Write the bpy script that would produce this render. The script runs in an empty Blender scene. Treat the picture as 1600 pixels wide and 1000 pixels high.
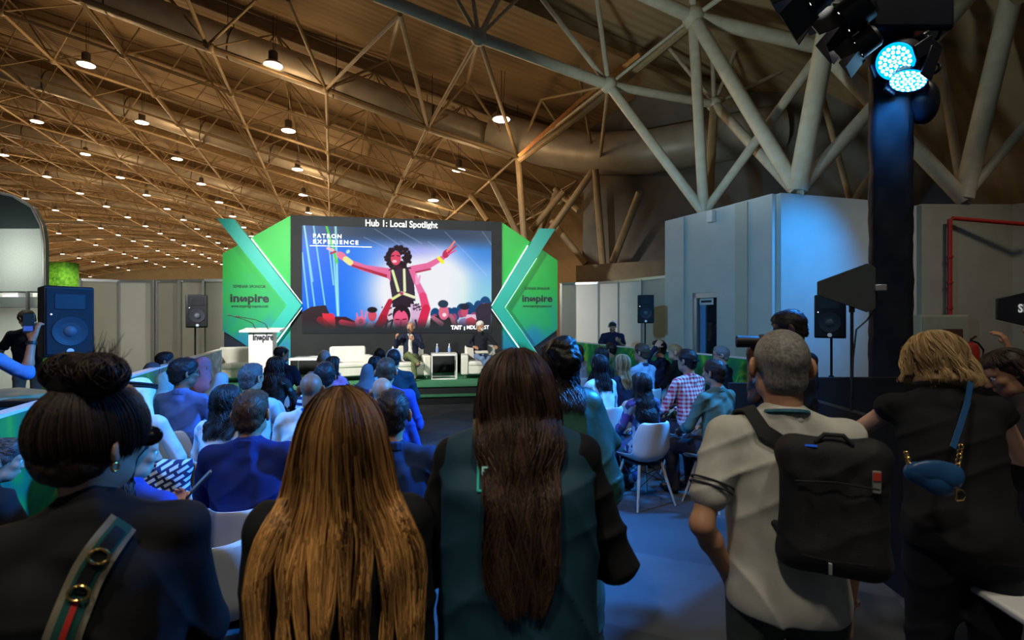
import bpy, math, random, numpy as np, openvdb
from mathutils import Vector, Matrix
from mathutils.bvhtree import BVHTree
SC = bpy.context.scene
COL = SC.collection
R = math.radians
# ---------------------------------------------------------------- camera, world, lights, exposure
CH = 1.79                                     # camera height above the floor
cam_d = bpy.data.cameras.new('camera'); cam = bpy.data.objects.new('camera', cam_d); COL.objects.link(cam)
cam.location = (0, 0, CH); cam.rotation_euler = (R(90), 0, 0)
cam_d.lens = 18; cam_d.sensor_width = 36; cam_d.clip_start = 0.05; cam_d.clip_end = 400
cam_d.dof.use_dof = True; cam_d.dof.focus_distance = 8.0; cam_d.dof.aperture_fstop = 4.0
SC.camera = cam
SC.view_settings.view_transform = 'Standard'; SC.view_settings.look = 'None'
SC.view_settings.gamma = 1; SC.view_settings.use_curve_mapping = False; SC.view_settings.exposure = 0.0
SC.cycles.use_denoising = True; SC.cycles.max_bounces = 5; SC.cycles.diffuse_bounces = 3; SC.cycles.glossy_bounces = 2
SC.cycles.transmission_bounces = 4; SC.cycles.sample_clamp_indirect = 4; SC.cycles.caustics_reflective = False; SC.cycles.caustics_refractive = False
W = bpy.data.worlds.new('world'); SC.world = W; W.use_nodes = True
W.node_tree.nodes['Background'].inputs[0].default_value = (0.55, 0.62, 0.75, 1)
W.node_tree.nodes['Background'].inputs[1].default_value = 0.05

def lamp(name, kind, loc, energy, color, target=None, size=0.2, spot=60, blend=0.6):
    d = bpy.data.lights.new(name, kind); d.energy = energy; d.color = color
    if kind == 'SPOT': d.spot_size = R(spot); d.spot_blend = blend; d.shadow_soft_size = size
    elif kind == 'AREA': d.size = size
    else: d.shadow_soft_size = size
    o = bpy.data.objects.new(name, d); COL.objects.link(o); o.location = loc
    if target is not None:
        o.rotation_euler = (Vector(target) - Vector(loc)).to_track_quat('-Z', 'Y').to_euler()
    return o
BLUE = (0.02, 0.28, 1.0)
lamp('blue_wash_light', 'SPOT', (4.05, 5.2, 4.55), 6500, BLUE, (-1.6, 4.2, 0.9), 0.16, 62, 0.8)
lamp('blue_wash_light', 'SPOT', (4.25, 5.3, 4.35), 1500, (0.02, 0.33, 1.0), (1.5, 6.0, 0.8), 0.16, 60, 0.8)
lamp('blue_wash_light', 'SPOT', (-4.6, 2.2, 5.0), 2600, BLUE, (-0.5, 5.0, 0.8), 0.2, 46, 0.8)
lamp('blue_wall_light', 'SPOT', (7.1, 7.7, 4.9), 800, (0.0, 0.33, 1.0), (5.6, 10.4, 2.4), 0.15, 62, 1.0)
lamp('blue_wall_light', 'SPOT', (-2.5, 3.0, 4.6), 1500, (0.20, 0.55, 0.95), (4.6, 11.6, 2.6), 0.15, 46, 1.0)
lamp('stage_key_light', 'SPOT', (3.6, 5.6, 5.2), 5200, (1.0, 0.96, 0.88), (-2.4, 13.4, 2.4), 0.25, 62, 0.8)
lamp('stage_key_light', 'SPOT', (-6.5, 5.6, 5.2), 4800, (1.0, 0.96, 0.88), (-3.6, 13.4, 2.4), 0.25, 62, 0.8)
for q in ((1.6, -0.8, 9.0, 620), (-2.2, -1.5, 9.0, 900), (6.5, 4.5, 9.0, 260), (-9.5, 8.0, 8.5, 520), (9.5, 7.0, 7.5, 300)):  # unseen high bays; last two added to brighten partition and hose cabinet
    lamp('hall_lamp_fill_light', 'SPOT', q[:3], q[3], (1.0, 0.90, 0.72), (q[0] - .3, q[1] + 2.6, 0), 0.35, 95, 0.9)
lamp('column_spill_light', 'SPOT', (4.22, 5.70, 4.55), 60, BLUE, (4.5, 6.05, 4.12), 0.06, 62, 0.9)  # extra spot standing in for the wash heads' spill on the column
lamp('strut_fill_light', 'SPOT', (-1.0, 6.5, 3.0), 900, (0.75, 0.95, 0.95), (5.6, 11.5, 9.0), 0.3, 64, 0.7)  # cool fill added in mid-air to brighten the struts, no fixture there

# ---------------------------------------------------------------- materials
MATS = {}
def mat(name, col, rough=0.7, metal=0.0, emit=0.0, spec=0.4, trans=0.0):
    if name in MATS: return MATS[name]
    m = bpy.data.materials.new(name); m.use_nodes = True; b = m.node_tree.nodes['Principled BSDF']
    b.inputs['Base Color'].default_value = (*col, 1); b.inputs['Roughness'].default_value = rough
    b.inputs['Metallic'].default_value = metal; b.inputs['Specular IOR Level'].default_value = spec
    if trans: b.inputs['Transmission Weight'].default_value = trans
    if emit: b.inputs['Emission Color'].default_value = (*col, 1); b.inputs['Emission Strength'].default_value = emit
    MATS[name] = m
    return m
def nodes(m):
    nt = m.node_tree; return nt, nt.nodes['Principled BSDF']
def N(nt, t, **kw):
    n = nt.nodes.new(t)
    for k, v in kw.items():
        if k in n.inputs: n.inputs[k].default_value = v
        else: setattr(n, k, v)
    return n
def texcoord(nt, scale=(1, 1, 1), rot=(0, 0, 0)):
    tc = N(nt, 'ShaderNodeTexCoord'); mp = N(nt, 'ShaderNodeMapping'); mp.inputs['Scale'].default_value = scale
    mp.inputs['Rotation'].default_value = rot
    nt.links.new(tc.outputs['Object'], mp.inputs['Vector']); return mp.outputs['Vector']
def ramp(nt, fac, stops, interp='LINEAR'):
    r = N(nt, 'ShaderNodeValToRGB'); r.color_ramp.interpolation = interp
    while len(r.color_ramp.elements) < len(stops): r.color_ramp.elements.new(0.5)
    for e, (p, c) in zip(r.color_ramp.elements, stops): e.position = p; e.color = (*c, 1)
    nt.links.new(fac, r.inputs['Fac']); return r.outputs['Color']
def mottled(name, c1, c2, scale=6, rough=0.7, bump=0.0, bscale=60, metal=0.0, spec=0.4, detail=3):
    if name in MATS: return MATS[name]
    m = mat(name, c1, rough, metal, spec=spec); nt, b = nodes(m); v = texcoord(nt)
    n = N(nt, 'ShaderNodeTexNoise', Scale=scale, Detail=detail); nt.links.new(v, n.inputs['Vector'])
    nt.links.new(ramp(nt, n.outputs['Fac'], [(0.35, c1), (0.65, c2)]), b.inputs['Base Color'])
    if bump:
        n2 = N(nt, 'ShaderNodeTexNoise', Scale=bscale, Detail=4); nt.links.new(v, n2.inputs['Vector'])
        bp = N(nt, 'ShaderNodeBump', Strength=bump, Distance=0.01); nt.links.new(n2.outputs['Fac'], bp.inputs['Height'])
        nt.links.new(bp.outputs['Normal'], b.inputs['Normal'])
    return m
def cloth(name, col, rough=0.85, var=0.82):
    return mottled('cloth_' + name, col, tuple(c * var for c in col), 14, rough, 0.12, 350, spec=0.25)
def skin(name, col):
    return mottled('skin_' + name, col, (col[0] * .88, col[1] * .8, col[2] * .78), 9, 0.5, 0.05, 200)
def hairmat(name, dark, light, mid=0.5):
    key = 'hair_' + name
    if key in MATS: return MATS[key]
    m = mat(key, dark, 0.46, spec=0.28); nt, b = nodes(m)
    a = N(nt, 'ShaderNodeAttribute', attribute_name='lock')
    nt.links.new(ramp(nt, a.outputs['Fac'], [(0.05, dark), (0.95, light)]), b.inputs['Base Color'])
    v = texcoord(nt, (1, 1, .08)); n = N(nt, 'ShaderNodeTexNoise', Scale=260, Detail=2); nt.links.new(v, n.inputs['Vector'])
    bp = N(nt, 'ShaderNodeBump', Strength=0.5, Distance=0.004); nt.links.new(n.outputs['Fac'], bp.inputs['Height'])
    nt.links.new(bp.outputs['Normal'], b.inputs['Normal'])
    return m

# ---------------------------------------------------------------- mesh building
class MB:
    def __init__(s): s.v = []; s.f = []; s.n = 0; s.mi = []
    def add(s, verts, faces, mi=0):
        verts = np.asarray(verts, dtype=np.float64).reshape(-1, 3)
        s.v.append(verts)
        for f in faces: s.f.append([i + s.n for i in f]); s.mi.append(mi)
        s.n += len(verts); return s
    def box(s, c, size, rot=None, mi=0, taper=1.0):
        x, y, z = (q / 2 for q in size)
        p = np.array([[-x, -y, -z], [x, -y, -z], [x, y, -z], [-x, y, -z], [-x * taper, -y * taper, z], [x * taper, -y * taper, z], [x * taper, y * taper, z], [-x * taper, y * taper, z]])
        if rot is not None: p = p @ np.array(rot).T
        return s.add(p + np.array(c), [(3, 2, 1, 0), (4, 5, 6, 7), (0, 1, 5, 4), (1, 2, 6, 5), (2, 3, 7, 6), (3, 0, 4, 7)], mi)
    def tube(s, pts, rad, n=8, cap=True, mi=0):
        pts = [np.array(p, dtype=float) for p in pts]
        if np.isscalar(rad): rad = [rad] * len(pts)
        L = len(pts); V = []; F = []; up = None
        for i in range(L):
            d = pts[min(i + 1, L - 1)] - pts[max(i - 1, 0)]; d = d / (np.linalg.norm(d) + 1e-9)
            if up is None: up = np.array([0, 0, 1.0]) if abs(d[2]) < .9 else np.array([1.0, 0, 0])
            a = np.cross(d, up); a /= np.linalg.norm(a) + 1e-9; b = np.cross(d, a); up = -b if False else up
            for k in range(n):
                t = 2 * math.pi * k / n; V.append(pts[i] + rad[i] * (math.cos(t) * a + math.sin(t) * b))
        for i in range(L - 1):
            for k in range(n): F.append((i * n + k, i * n + (k + 1) % n, (i + 1) * n + (k + 1) % n, (i + 1) * n + k))
        if cap: F.append(tuple(range(n - 1, -1, -1))); F.append(tuple((L - 1) * n + k for k in range(n)))
        return s.add(V, F, mi)
    def lathe(s, prof, n=24, c=(0, 0, 0), rot=None, mi=0):
        V = []; F = []
        for r, z in prof:
            for k in range(n): V.append((r * math.cos(2 * math.pi * k / n), r * math.sin(2 * math.pi * k / n), z))
        for i in range(len(prof) - 1):
            for k in range(n): F.append((i * n + k, i * n + (k + 1) % n, (i + 1) * n + (k + 1) % n, (i + 1) * n + k))
        F.append(tuple(range(n - 1, -1, -1))); F.append(tuple((len(prof) - 1) * n + k for k in range(n)))
        V = np.array(V)
        if rot is not None: V = V @ np.array(rot).T
        return s.add(V + np.array(c), F, mi)
    def ball(s, c, r, n=12, mi=0):
        r = np.array([r] * 3 if np.isscalar(r) else r)
        pr = [(math.sin(math.pi * (i + .02) / (n + .04)), -math.cos(math.pi * (i + .02) / (n + .04))) for i in range(n + 1)]
        m = MB().lathe(pr, n * 2); return s.add(np.concatenate(m.v) * r + np.array(c), m.f, mi)
    def prism(s, poly, fn, d0, d1, mi=0):
        """polygon in (a, z) lifted by fn(a, depth, z) between two depths"""
        n = len(poly); V = [fn(a, d0, z) for a, z in poly] + [fn(a, d1, z) for a, z in poly]
        F = [tuple(range(n)), tuple(range(2 * n - 1, n - 1, -1))] + [(i, n + i, n + (i + 1) % n, (i + 1) % n) for i in range(n)]
        return s.add(V, F, mi)
    def build(s, name, m, parent=None, smooth=True, bevel=0, **props):
        me = bpy.data.meshes.new(name); V = np.concatenate(s.v) if s.v else np.zeros((0, 3))
        me.from_pydata(V.tolist(), [], s.f)
        for mm in (m if isinstance(m, (list, tuple)) else [m]): me.materials.append(mm)
        if any(s.mi): me.polygons.foreach_set('material_index', s.mi)
        if smooth: me.polygons.foreach_set('use_smooth', [len(f) < 5 for f in s.f]); 
        me.update()
        o = bpy.data.objects.new(name, me); COL.objects.link(o)
        if smooth == 'auto' or smooth is True:
            try: me.set_sharp_from_angle(angle=R(40))
            except Exception: pass
        if bevel:
            b = o.modifiers.new('bevel', 'BEVEL'); b.width = bevel; b.segments = 2; b.limit_method = 'ANGLE'
        if parent: o.parent = parent
        for k, v in props.items(): o[k] = v
        return o
def thing(name, label, cat, loc=(0, 0, 0), rz=0, group=None):
    o = bpy.data.objects.new(name, None); COL.objects.link(o); o.location = loc; o.rotation_euler = (0, 0, rz)
    o.empty_display_size = 0.1; o['label'] = label; o['category'] = cat
    if group: o['group'] = group
    return o
def tag(o, label, cat, group=None, kind=None):
    o['label'] = label; o['category'] = cat
    if group: o['group'] = group
    if kind: o['kind'] = kind
    return o
def struct(o, label=None):
    o['kind'] = 'structure'
    if label: o['label'] = label
    return o
def copy_tree(root, loc, rz, label, group=None):
    r = root.copy(); COL.objects.link(r); r.location = loc; r.rotation_euler = (0, 0, rz); r['label'] = label
    if group: r['group'] = group
    for ch in root.children:
        c = ch.copy(); COL.objects.link(c); c.parent = r
        for g in ch.children:
            d = g.copy(); COL.objects.link(d); d.parent = c
    return r
def P(px, py, D): return np.array([(px - 800) / 800 * D, D, CH - (py - 500) / 800 * D])
def rx(a): c, s = math.cos(a), math.sin(a); return np.array([[1, 0, 0], [0, c, -s], [0, s, c]])
def ry(a): c, s = math.cos(a), math.sin(a); return np.array([[c, 0, s], [0, 1, 0], [-s, 0, c]])
def rzm(a): c, s = math.cos(a), math.sin(a); return np.array([[c, -s, 0], [s, c, 0], [0, 0, 1]])
def text(name, body, size, m, origin, right=(1, 0, 0), up=(0, 0, 1), parent=None, ext=0.003, bold=0.0, align='CENTER', space=1.0, sx=1.0):
    c = bpy.data.curves.new(name, 'FONT'); c.body = body; c.size = size; c.extrude = ext; c.offset = bold * size
    c.align_x = align; c.space_character = space; c.resolution_u = 3
    t = bpy.data.objects.new('tmp', c); COL.objects.link(t)
    me = bpy.data.meshes.new_from_object(t.evaluated_get(bpy.context.evaluated_depsgraph_get()))
    bpy.data.objects.remove(t)
    rt = Vector(right).normalized(); u = Vector(up).normalized(); nn = rt.cross(u)
    M = Matrix(((rt.x * sx, u.x, nn.x, origin[0]), (rt.y * sx, u.y, nn.y, origin[1]), (rt.z * sx, u.z, nn.z, origin[2]), (0, 0, 0, 1)))
    me.transform(M); me.materials.clear(); me.materials.append(m); me.name = name
    o = bpy.data.objects.new(name, me); COL.objects.link(o)
    if parent: o.parent = parent
    return o

# ---------------------------------------------------------------- signed-distance bodies
def cap(a, b, r0, r1=None, k=0.02): return ('c', np.array(a, float), np.array(b, float), r0, r0 if r1 is None else r1, k)
def ell(c, r, rot=None, k=0.02): return ('e', np.array(c, float), np.array(r, float), np.eye(3) if rot is None else np.array(rot), k)
def sub(p): return ('-',) + (p,)
def pl(n, c): return ('p', np.array(n, float), c)           # cuts away n.x > c
def sdf_mesh(prims, vox, wr=0.0, seed=0, wf=1.0):
    lo = np.full(3, 9e9); hi = -lo
    for p in prims:
        if p[0] == 'c':
            for q, r in ((p[1], p[3]), (p[2], p[4])): lo = np.minimum(lo, q - r); hi = np.maximum(hi, q + r)
        elif p[0] == 'e': m = p[2].max(); lo = np.minimum(lo, p[1] - m); hi = np.maximum(hi, p[1] + m)
    lo = lo - 4 * vox - wr; hi = hi + 4 * vox + wr
    n = np.ceil((hi - lo) / vox).astype(int) + 1
    A = np.full(n, 1.0, dtype=np.float32); ax = [(lo[i] + vox * np.arange(n[i])).astype(np.float32) for i in range(3)]
    def region(p, pad):
        if p[0] == 'c': l = np.minimum(p[1] - p[3], p[2] - p[4]); h = np.maximum(p[1] + p[3], p[2] + p[4])
        else: m = p[2].max(); l = p[1] - m; h = p[1] + m
        l = np.clip(np.floor((l - pad - lo) / vox), 0, n - 1).astype(int); h = np.clip(np.ceil((h + pad - lo) / vox) + 1, 1, n).astype(int)
        return tuple(slice(a, b) for a, b in zip(l, h))
    def dist(p, X, Y, Z):
        if p[0] == 'c':
            a, b = p[1], p[2]; d = b - a; L = float(d @ d) + 1e-9
            x, y, z = X - a[0], Y - a[1], Z - a[2]
            t = np.clip((x * d[0] + y * d[1] + z * d[2]) / L, 0, 1)
            return np.sqrt((x - t * d[0]) ** 2 + (y - t * d[1]) ** 2 + (z - t * d[2]) ** 2) - (p[3] + (p[4] - p[3]) * t)
        x, y, z = X - p[1][0], Y - p[1][1], Z - p[1][2]; M = p[3]
        u = (M[0, 0] * x + M[1, 0] * y + M[2, 0] * z); v = (M[0, 1] * x + M[1, 1] * y + M[2, 1] * z); w = (M[0, 2] * x + M[1, 2] * y + M[2, 2] * z)
        r = p[2]; k0 = np.sqrt((u / r[0]) ** 2 + (v / r[1]) ** 2 + (w / r[2]) ** 2); k1 = np.sqrt((u / r[0] ** 2) ** 2 + (v / r[1] ** 2) ** 2 + (w / r[2] ** 2) ** 2) + 1e-6
        return k0 * (k0 - 1) / k1
    for p in prims:
        if p[0] == 'p':
            X, Y, Z = ax[0][:, None, None], ax[1][None, :, None], ax[2][None, None, :]
            A = np.maximum(A, (X * p[1][0] + Y * p[1][1] + Z * p[1][2] - p[2]).astype(np.float32)); continue
        neg = p[0] == '-'; q = p[1] if neg else p; k = max(q[-1], 1e-4)
        s = region(q, k + 3 * vox); X, Y, Z = ax[0][s[0]][:, None, None], ax[1][s[1]][None, :, None], ax[2][s[2]][None, None, :]
        d = dist(q, X, Y, Z).astype(np.float32); a = A[s]
        if neg:
            h = np.maximum(k - np.abs(a + d), 0) / k; A[s] = np.maximum(a, -d) + h * h * k * .25
        else:
            h = np.maximum(k - np.abs(a - d), 0) / k; A[s] = np.minimum(a, d) - h * h * k * .25
    if wr:
        X, Y, Z = ax[0][:, None, None], ax[1][None, :, None], ax[2][None, None, :]; g = np.random.RandomState(seed)
        ph = g.rand(6) * 6
        if wf == 1.0:
            f1 = (1 - np.abs(np.sin(13 * (Z + .6 * X) + 1.8 * np.sin(9 * X + 5 * Y + ph[0]) + ph[1]))) ** 2; f2 = (1 - np.abs(np.sin(15 * (.8 * X - Z) + 1.7 * np.sin(8 * Z + 6 * Y + ph[2]) + ph[3]))) ** 2
            mk = .5 + .5 * np.sin(6 * X + 8 * Z + ph[4]); w = .6 - 1.7 * (f1 * mk + f2 * (1 - mk)) + .25 * np.sin(31 * X + 9 * Z + 2 * np.sin(17 * Z + ph[5])) * np.sin(23 * Z + 8 * Y)
        else:
            w = np.sin(wf * (26 * Z + 9 * X) + 2.2 * np.sin(wf * (11 * X + 7 * Y) + ph[0]) + ph[1]) * .5
            w = w + np.sin(wf * (38 * X - 17 * Z) + 2.0 * np.sin(wf * (9 * Z + 13 * Y) + ph[2]) + ph[3]) * .35 + np.sin(wf * (55 * Z + 30 * Y + 20 * X) + 2 * np.sin(wf * 14 * X + ph[4])) * .2
        A = A + (wr * w).astype(np.float32)
    np.clip(A, -3 * vox, 3 * vox, out=A)
    A[0] = A[-1] = 3 * vox; A[:, 0] = A[:, -1] = 3 * vox; A[:, :, 0] = A[:, :, -1] = 3 * vox
    g = openvdb.FloatGrid(3 * vox); g.copyFromArray(A); pts, quads = g.convertToQuads(0.0)
    return pts * vox + lo, quads
def mesh_np(name, pts, quads, m, parent=None, midx=None):
    me = bpy.data.meshes.new(name); nf = len(quads)
    me.vertices.add(len(pts)); me.vertices.foreach_set('co', np.ascontiguousarray(pts, dtype=np.float32).ravel())
    me.loops.add(nf * 4); me.loops.foreach_set('vertex_index', np.ascontiguousarray(quads, dtype=np.int32).ravel())
    me.polygons.add(nf); me.polygons.foreach_set('loop_start', np.arange(0, nf * 4, 4, dtype=np.int32))
    me.update(calc_edges=True); me.validate()
    me.polygons.foreach_set('use_smooth', [True] * len(me.polygons))
    for mm in (m if isinstance(m, (list, tuple)) else [m]): me.materials.append(mm)
    if midx is not None and len(midx) == len(me.polygons): me.polygons.foreach_set('material_index', midx.astype(np.int32))
    o = bpy.data.objects.new(name, me); COL.objects.link(o)
    if parent: o.parent = parent
    return o
def sdf_obj(name, prims, vox, m, parent=None, wr=0, seed=0, wf=1.0):
    p, q = sdf_mesh(prims, vox, wr, seed, wf); return mesh_np(name, p, q, m, parent)
def strands(name, curves, m, parent, sides=3):
    """curves: list of (points Nx3, radii N, tone) all joined in one hair mesh"""
    V = []; F = []; T = []; n0 = 0; ca = [math.cos(2 * math.pi * k / sides) for k in range(sides)]; sa = [math.sin(2 * math.pi * k / sides) for k in range(sides)]
    for pts, rad, tone in curves:
        pts = np.asarray(pts); L = len(pts); d = np.gradient(pts, axis=0); d /= np.linalg.norm(d, axis=1)[:, None] + 1e-9
        ref = np.array([.3, .9, .1]); a = np.cross(d, ref); a /= np.linalg.norm(a, axis=1)[:, None] + 1e-9; b = np.cross(d, a)
        rad = np.asarray(rad)[:, None]
        ring = np.stack([pts + rad * (ca[k] * a + sa[k] * b) for k in range(sides)], 1).reshape(-1, 3); V.append(ring)
        i = (np.arange(L - 1)[:, None] * sides); k = np.arange(sides)[None, :]; k2 = (k + 1) % sides
        F.append(np.stack([i + k, i + k2, i + sides + k2, i + sides + k], -1).reshape(-1, 4) + n0); T.append(np.repeat(tone, sides) if hasattr(tone, '__len__') else np.full(len(ring), tone)); n0 += len(ring)
    V = np.concatenate(V); F = np.concatenate(F); T = np.concatenate(T).astype(np.float32)
    o = mesh_np(name, V, F, m, parent); at = o.data.attributes.new('lock', 'FLOAT', 'POINT')
    if len(at.data) == len(T): at.data.foreach_set('value', T)
    return o
# ---------------------------------------------------------------- people
HAIRC = {'wavy_brown': ((.010, .006, .005), (.10, .052, .034)), 'black': ((.006, .005, .006), (.035, .028, .028)), 'dark': ((.010, .007, .006), (.06, .038, .028)), 'brown': ((.03, .016, .009), (.14, .075, .04)),
         'blonde': ((.20, .12, .05), (.62, .42, .20)), 'honey': ((.030, .011, .004), (.95, .47, .14)), 'grey': ((.10, .095, .09), (.36, .34, .31)),
         'white': ((.55, .54, .52), (.8, .8, .78)), 'auburn': ((.010, .006, .005), (.060, .030, .021)), 'salt': ((.05, .045, .042), (.16, .15, .14))}
SKINC = {'light': (.62, .37, .25), 'tan': (.45, .24, .14), 'brown': (.26, .13, .075), 'dark': (.10, .05, .032)}
def HM(c): return hairmat(c, *HAIRC[c])

def hand_prims(wr, d, pn, side, curl=0.5, s=1.0, rmin=0.0, k=.006):
    """wrist, pointing direction, palm normal; side = direction of the thumb"""
    d = d / np.linalg.norm(d); pn = pn - d * (pn @ d); pn = pn / np.linalg.norm(pn); t = np.cross(d, pn) * side
    out = []; rr = lambda r: max(r * s, rmin)
    offs = (.030, .010, -.011, -.031); lens = (.072, .080, .074, .058)
    for o_, L in zip(offs, lens):
        b0 = wr + .012 * s * d + o_ * .55 * s * t; b1 = wr + .088 * s * d + o_ * s * t
        out.append(cap(b0, b1, rr(.015), rr(.012), k * 2))
        c1, c2, c3 = curl * .8, curl * 1.9, curl * 2.6
        p = b1
        for cc, f, r in ((c1, .45, .0095), (c2, .32, .0085), (c3, .25, .0078)):
            dd = d * math.cos(cc) + pn * math.sin(cc); q = p + dd * L * f * s; out.append(cap(p, q, rr(r), rr(r * .93), k)); p = q
    b = wr + .022 * s * d + .022 * s * t; m1 = b + s * (.038 * d * .75 + .034 * t + .012 * pn); m2 = m1 + s * (.030 * d + .010 * t + .014 * pn * (1 + curl))
    out += [cap(b, m1, rr(.015), rr(.011), k * 2), cap(m1, m2, rr(.0105), rr(.009), k)]
    return out
def head_prims(M, c, s, female=False, detail=True):
    """head in its own frame: origin at the ear line, +Y the face"""
    def T(x, y, z): return c + M @ (np.array([x, y, z]) * s)
    E = lambda x, y, z, a, b, g, k=.02: ell(T(x, y, z), (a * s, b * s, g * s), M, k)
    j = .93 if female else 1.0
    out = [E(0, -.012, .028, .074, .093, .086, .01), E(0, .030, -.03, .058 * j, .060, .072, .03), E(0, .052, -.082, .030 * j, .028, .026, .03),
           E(.034, .020, -.068, .030 * j, .045, .028, .03), E(-.034, .020, -.068, .030 * j, .045, .028, .03), E(0, .060, .045, .052, .028, .026, .03)]
    if detail:
        out += [cap(T(0, .088, .018), T(0, .110, -.022), .0085 * s, .0125 * s, .014), E(.012, .098, -.026, .009, .010, .007, .008), E(-.012, .098, -.026, .009, .010, .007, .008),
                E(.030, .078, .030, .022, .014, .008, .014), E(-.030, .078, .030, .022, .014, .008, .014),
                sub(E(.031, .100, .010, .017, .020, .011, .012)), sub(E(-.031, .100, .010, .017, .020, .011, .012)),
                E(0, .087, -.050, .023, .012, .0055, .006), E(0, .085, -.061, .020, .012, .007, .006), E(.037, .066, -.012, .022, .020, .020, .02), E(-.037, .066, -.012, .022, .020, .020, .02)]
    for sg in (1, -1):
        out += [ell(T(sg * .085, -.010, -.004), (.009 * s, .025 * s, .037 * s), M @ rzm(sg * .6), .006), sub(ell(T(sg * .092, -.002, .0), (.007 * s, .010 * s, .019 * s), M, .006))]
    return out

def skeleton(H, pose, female, lean, side, build, arms, legs, hyaw, hpitch, hroll, chin=0.0, drop=0.0):
    J = {}; hz = .53 * H if pose == 'stand' else .55; hip = np.array([0, 0, hz]); Rm = ry(side) @ rx(-lean); J['R'] = Rm
    T = lambda x, y, z: hip + Rm @ np.array([x, y, z]); J['T'] = T
    sw = (.090 if female else .104) * H * (1 + (build - 1) * .5); J['sw'] = sw; J['H'] = H; J['hip'] = hip
    J['neck'] = T(0, -.012, .295 * H); hc = T(0, .012 + chin, .400 * H - drop); J['hM'] = rzm(hyaw) @ rx(-lean * .55 - hpitch) @ ry(hroll); J['hc'] = hc
    J['sh'] = [T(sg * sw, -.005, .272 * H) for sg in (-1, 1)]
    ua, fa = .168 * H, .150 * H; J['el'] = []; J['wr'] = []; J['hd'] = []
    for i, sg in enumerate((-1, 1)):
        a = arms[i]; s0 = J['sh'][i]
        if a == 'down': e = s0 + np.array([sg * .06, -.03, -.98]) * ua; w = e + np.array([sg * .01, .18, -.97]) * fa; h = ('d', np.array([-sg, 0, 0.]))
        elif a == 'lap': e = s0 + np.array([sg * .30, .28, -.90]) * ua; w = e + np.array([-sg * .52, .80, -.30]) * fa; h = ('d', np.array([0, 0, -1.]))
        elif a == 'fold': e = s0 + np.array([sg * .35, .25, -.88]) * ua; w = e + np.array([-sg * .85, .50, .12]) * fa; h = ('d', np.array([0, -.5, -1.]))
        elif a == 'phone': e = s0 + np.array([sg * .20, .25, -.94]) * ua; w = e + np.array([-sg * .45, .72, .52]) * fa; h = ('d', np.array([-sg * .3, -.8, .5]))
        elif a == 'pocket': e = s0 + np.array([sg * .30, -.34, -.89]) * ua; w = e + np.array([-sg * .42, .42, -.80]) * fa; h = ('d', np.array([-sg, 0, 0.]))
        else:
            e, w, h = a
            e = np.array(e, float); w = np.array(w, float); e = s0 + e * ua; w = e + w * fa; h = ('d', np.array(h, float))
        J['el'].append(e); J['wr'].append(w); J['hd'].append(h[1])
    J['leg'] = []
    for i, sg in enumerate((-1, 1)):
        h0 = hip + np.array([sg * .052 * H, 0, -.01])
        if pose == 'stand': k_ = np.array([sg * .056 * H, .015, .275 * H]); a_ = np.array([sg * .052 * H, -.02, .055 * H])
        else: k_ = np.array([sg * .075 * H, .26 * H, .50]); a_ = np.array([sg * .07 * H, .25 * H, .09])
        if legs and legs[i] is not None: k_, a_ = (np.array(q, float) for q in legs[i])
        J['leg'].append((h0, k_, a_))
    return J
def torso(J, g, f, b, skirt=0.0):
    H = J['H']; T = J['T']; Rm = J['R']; sw = J['sw']; pe = (.160 if f else .150) * b; wa = (.115 if f else .138) * b
    hs = H / 1.75
    o = [ell(T(0, -.005, 0), (pe + g, .115 * b + g, .115 + g), Rm, .05), ell(T(0, .01 * (b - 1) * 8, .085 * H), ((wa) + g, (.092 if f else .105) * b + g, .14 + g), Rm, .06),
         ell(T(0, .0, .185 * H), ((.132 if f else .150) * b * hs + g, .094 * b + g, .155 + g), Rm, .05),
         cap(T(-sw * .78, -.005, .268 * H), T(sw * .78, -.005, .268 * H), .042 * hs + g, None, .04)]
    o.append(cap(T(0, -.022, .275 * H), T(0, -.016, .308 * H), .070 + g, .053 + g, .03))
    for sg in (-1, 1): o.append(cap(T(0, -.018, .318 * H), T(sg * sw * .85, -.008, .278 * H), .030 + g, .038 * hs + g, .03))
    if f: o += [ell(T(sg * .065, .09, .19 * H), (.055 + g, .05 + g, .06 + g), Rm, .03) for sg in (-1, 1)]
    return o
def arm_prims(J, g, f, b, t0=0.0, t1=2.0, side=(0, 1), cuff=0.0):
    o = []; m = (.86 if f else 1.0) * (1 + (b - 1) * .6)
    for i in side:
        s0, e, w = J['sh'][i], J['el'][i], J['wr'][i]; ra, rb, rc = .046 * m, .037 * m, .027 * m
        u1 = min(t1, 1.0); p = s0 + (e - s0) * u1; o.append(cap(s0, p, ra + g, ra + (rb - ra) * u1 + g + cuff * (t1 <= 1), .028))
        if t1 > 1:
            q = e + (w - e) * (t1 - 1); o += [cap(e, e + (q - e) * .3, rb + g, rb * 1.0 + g, .02), cap(e + (q - e) * .3, q, rb + g, rb + (rc - rb) * (t1 - 1) + g + cuff, .02)]
    return o
def leg_prims(J, g, f, b, t=1.0, flare=0.0):
    o = []
    for h, k, a in J['leg']:
        o += [cap(h, k, .082 * b + g, .056 * b + g, .05), cap(k, k + (a - k) * .35, .056 * b + g, .054 * b + g + flare * .3, .03), cap(k + (a - k) * .35, k + (a - k) * t, .054 * b + g + flare * .3, .036 + g + flare, .02)]
    return o

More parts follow.
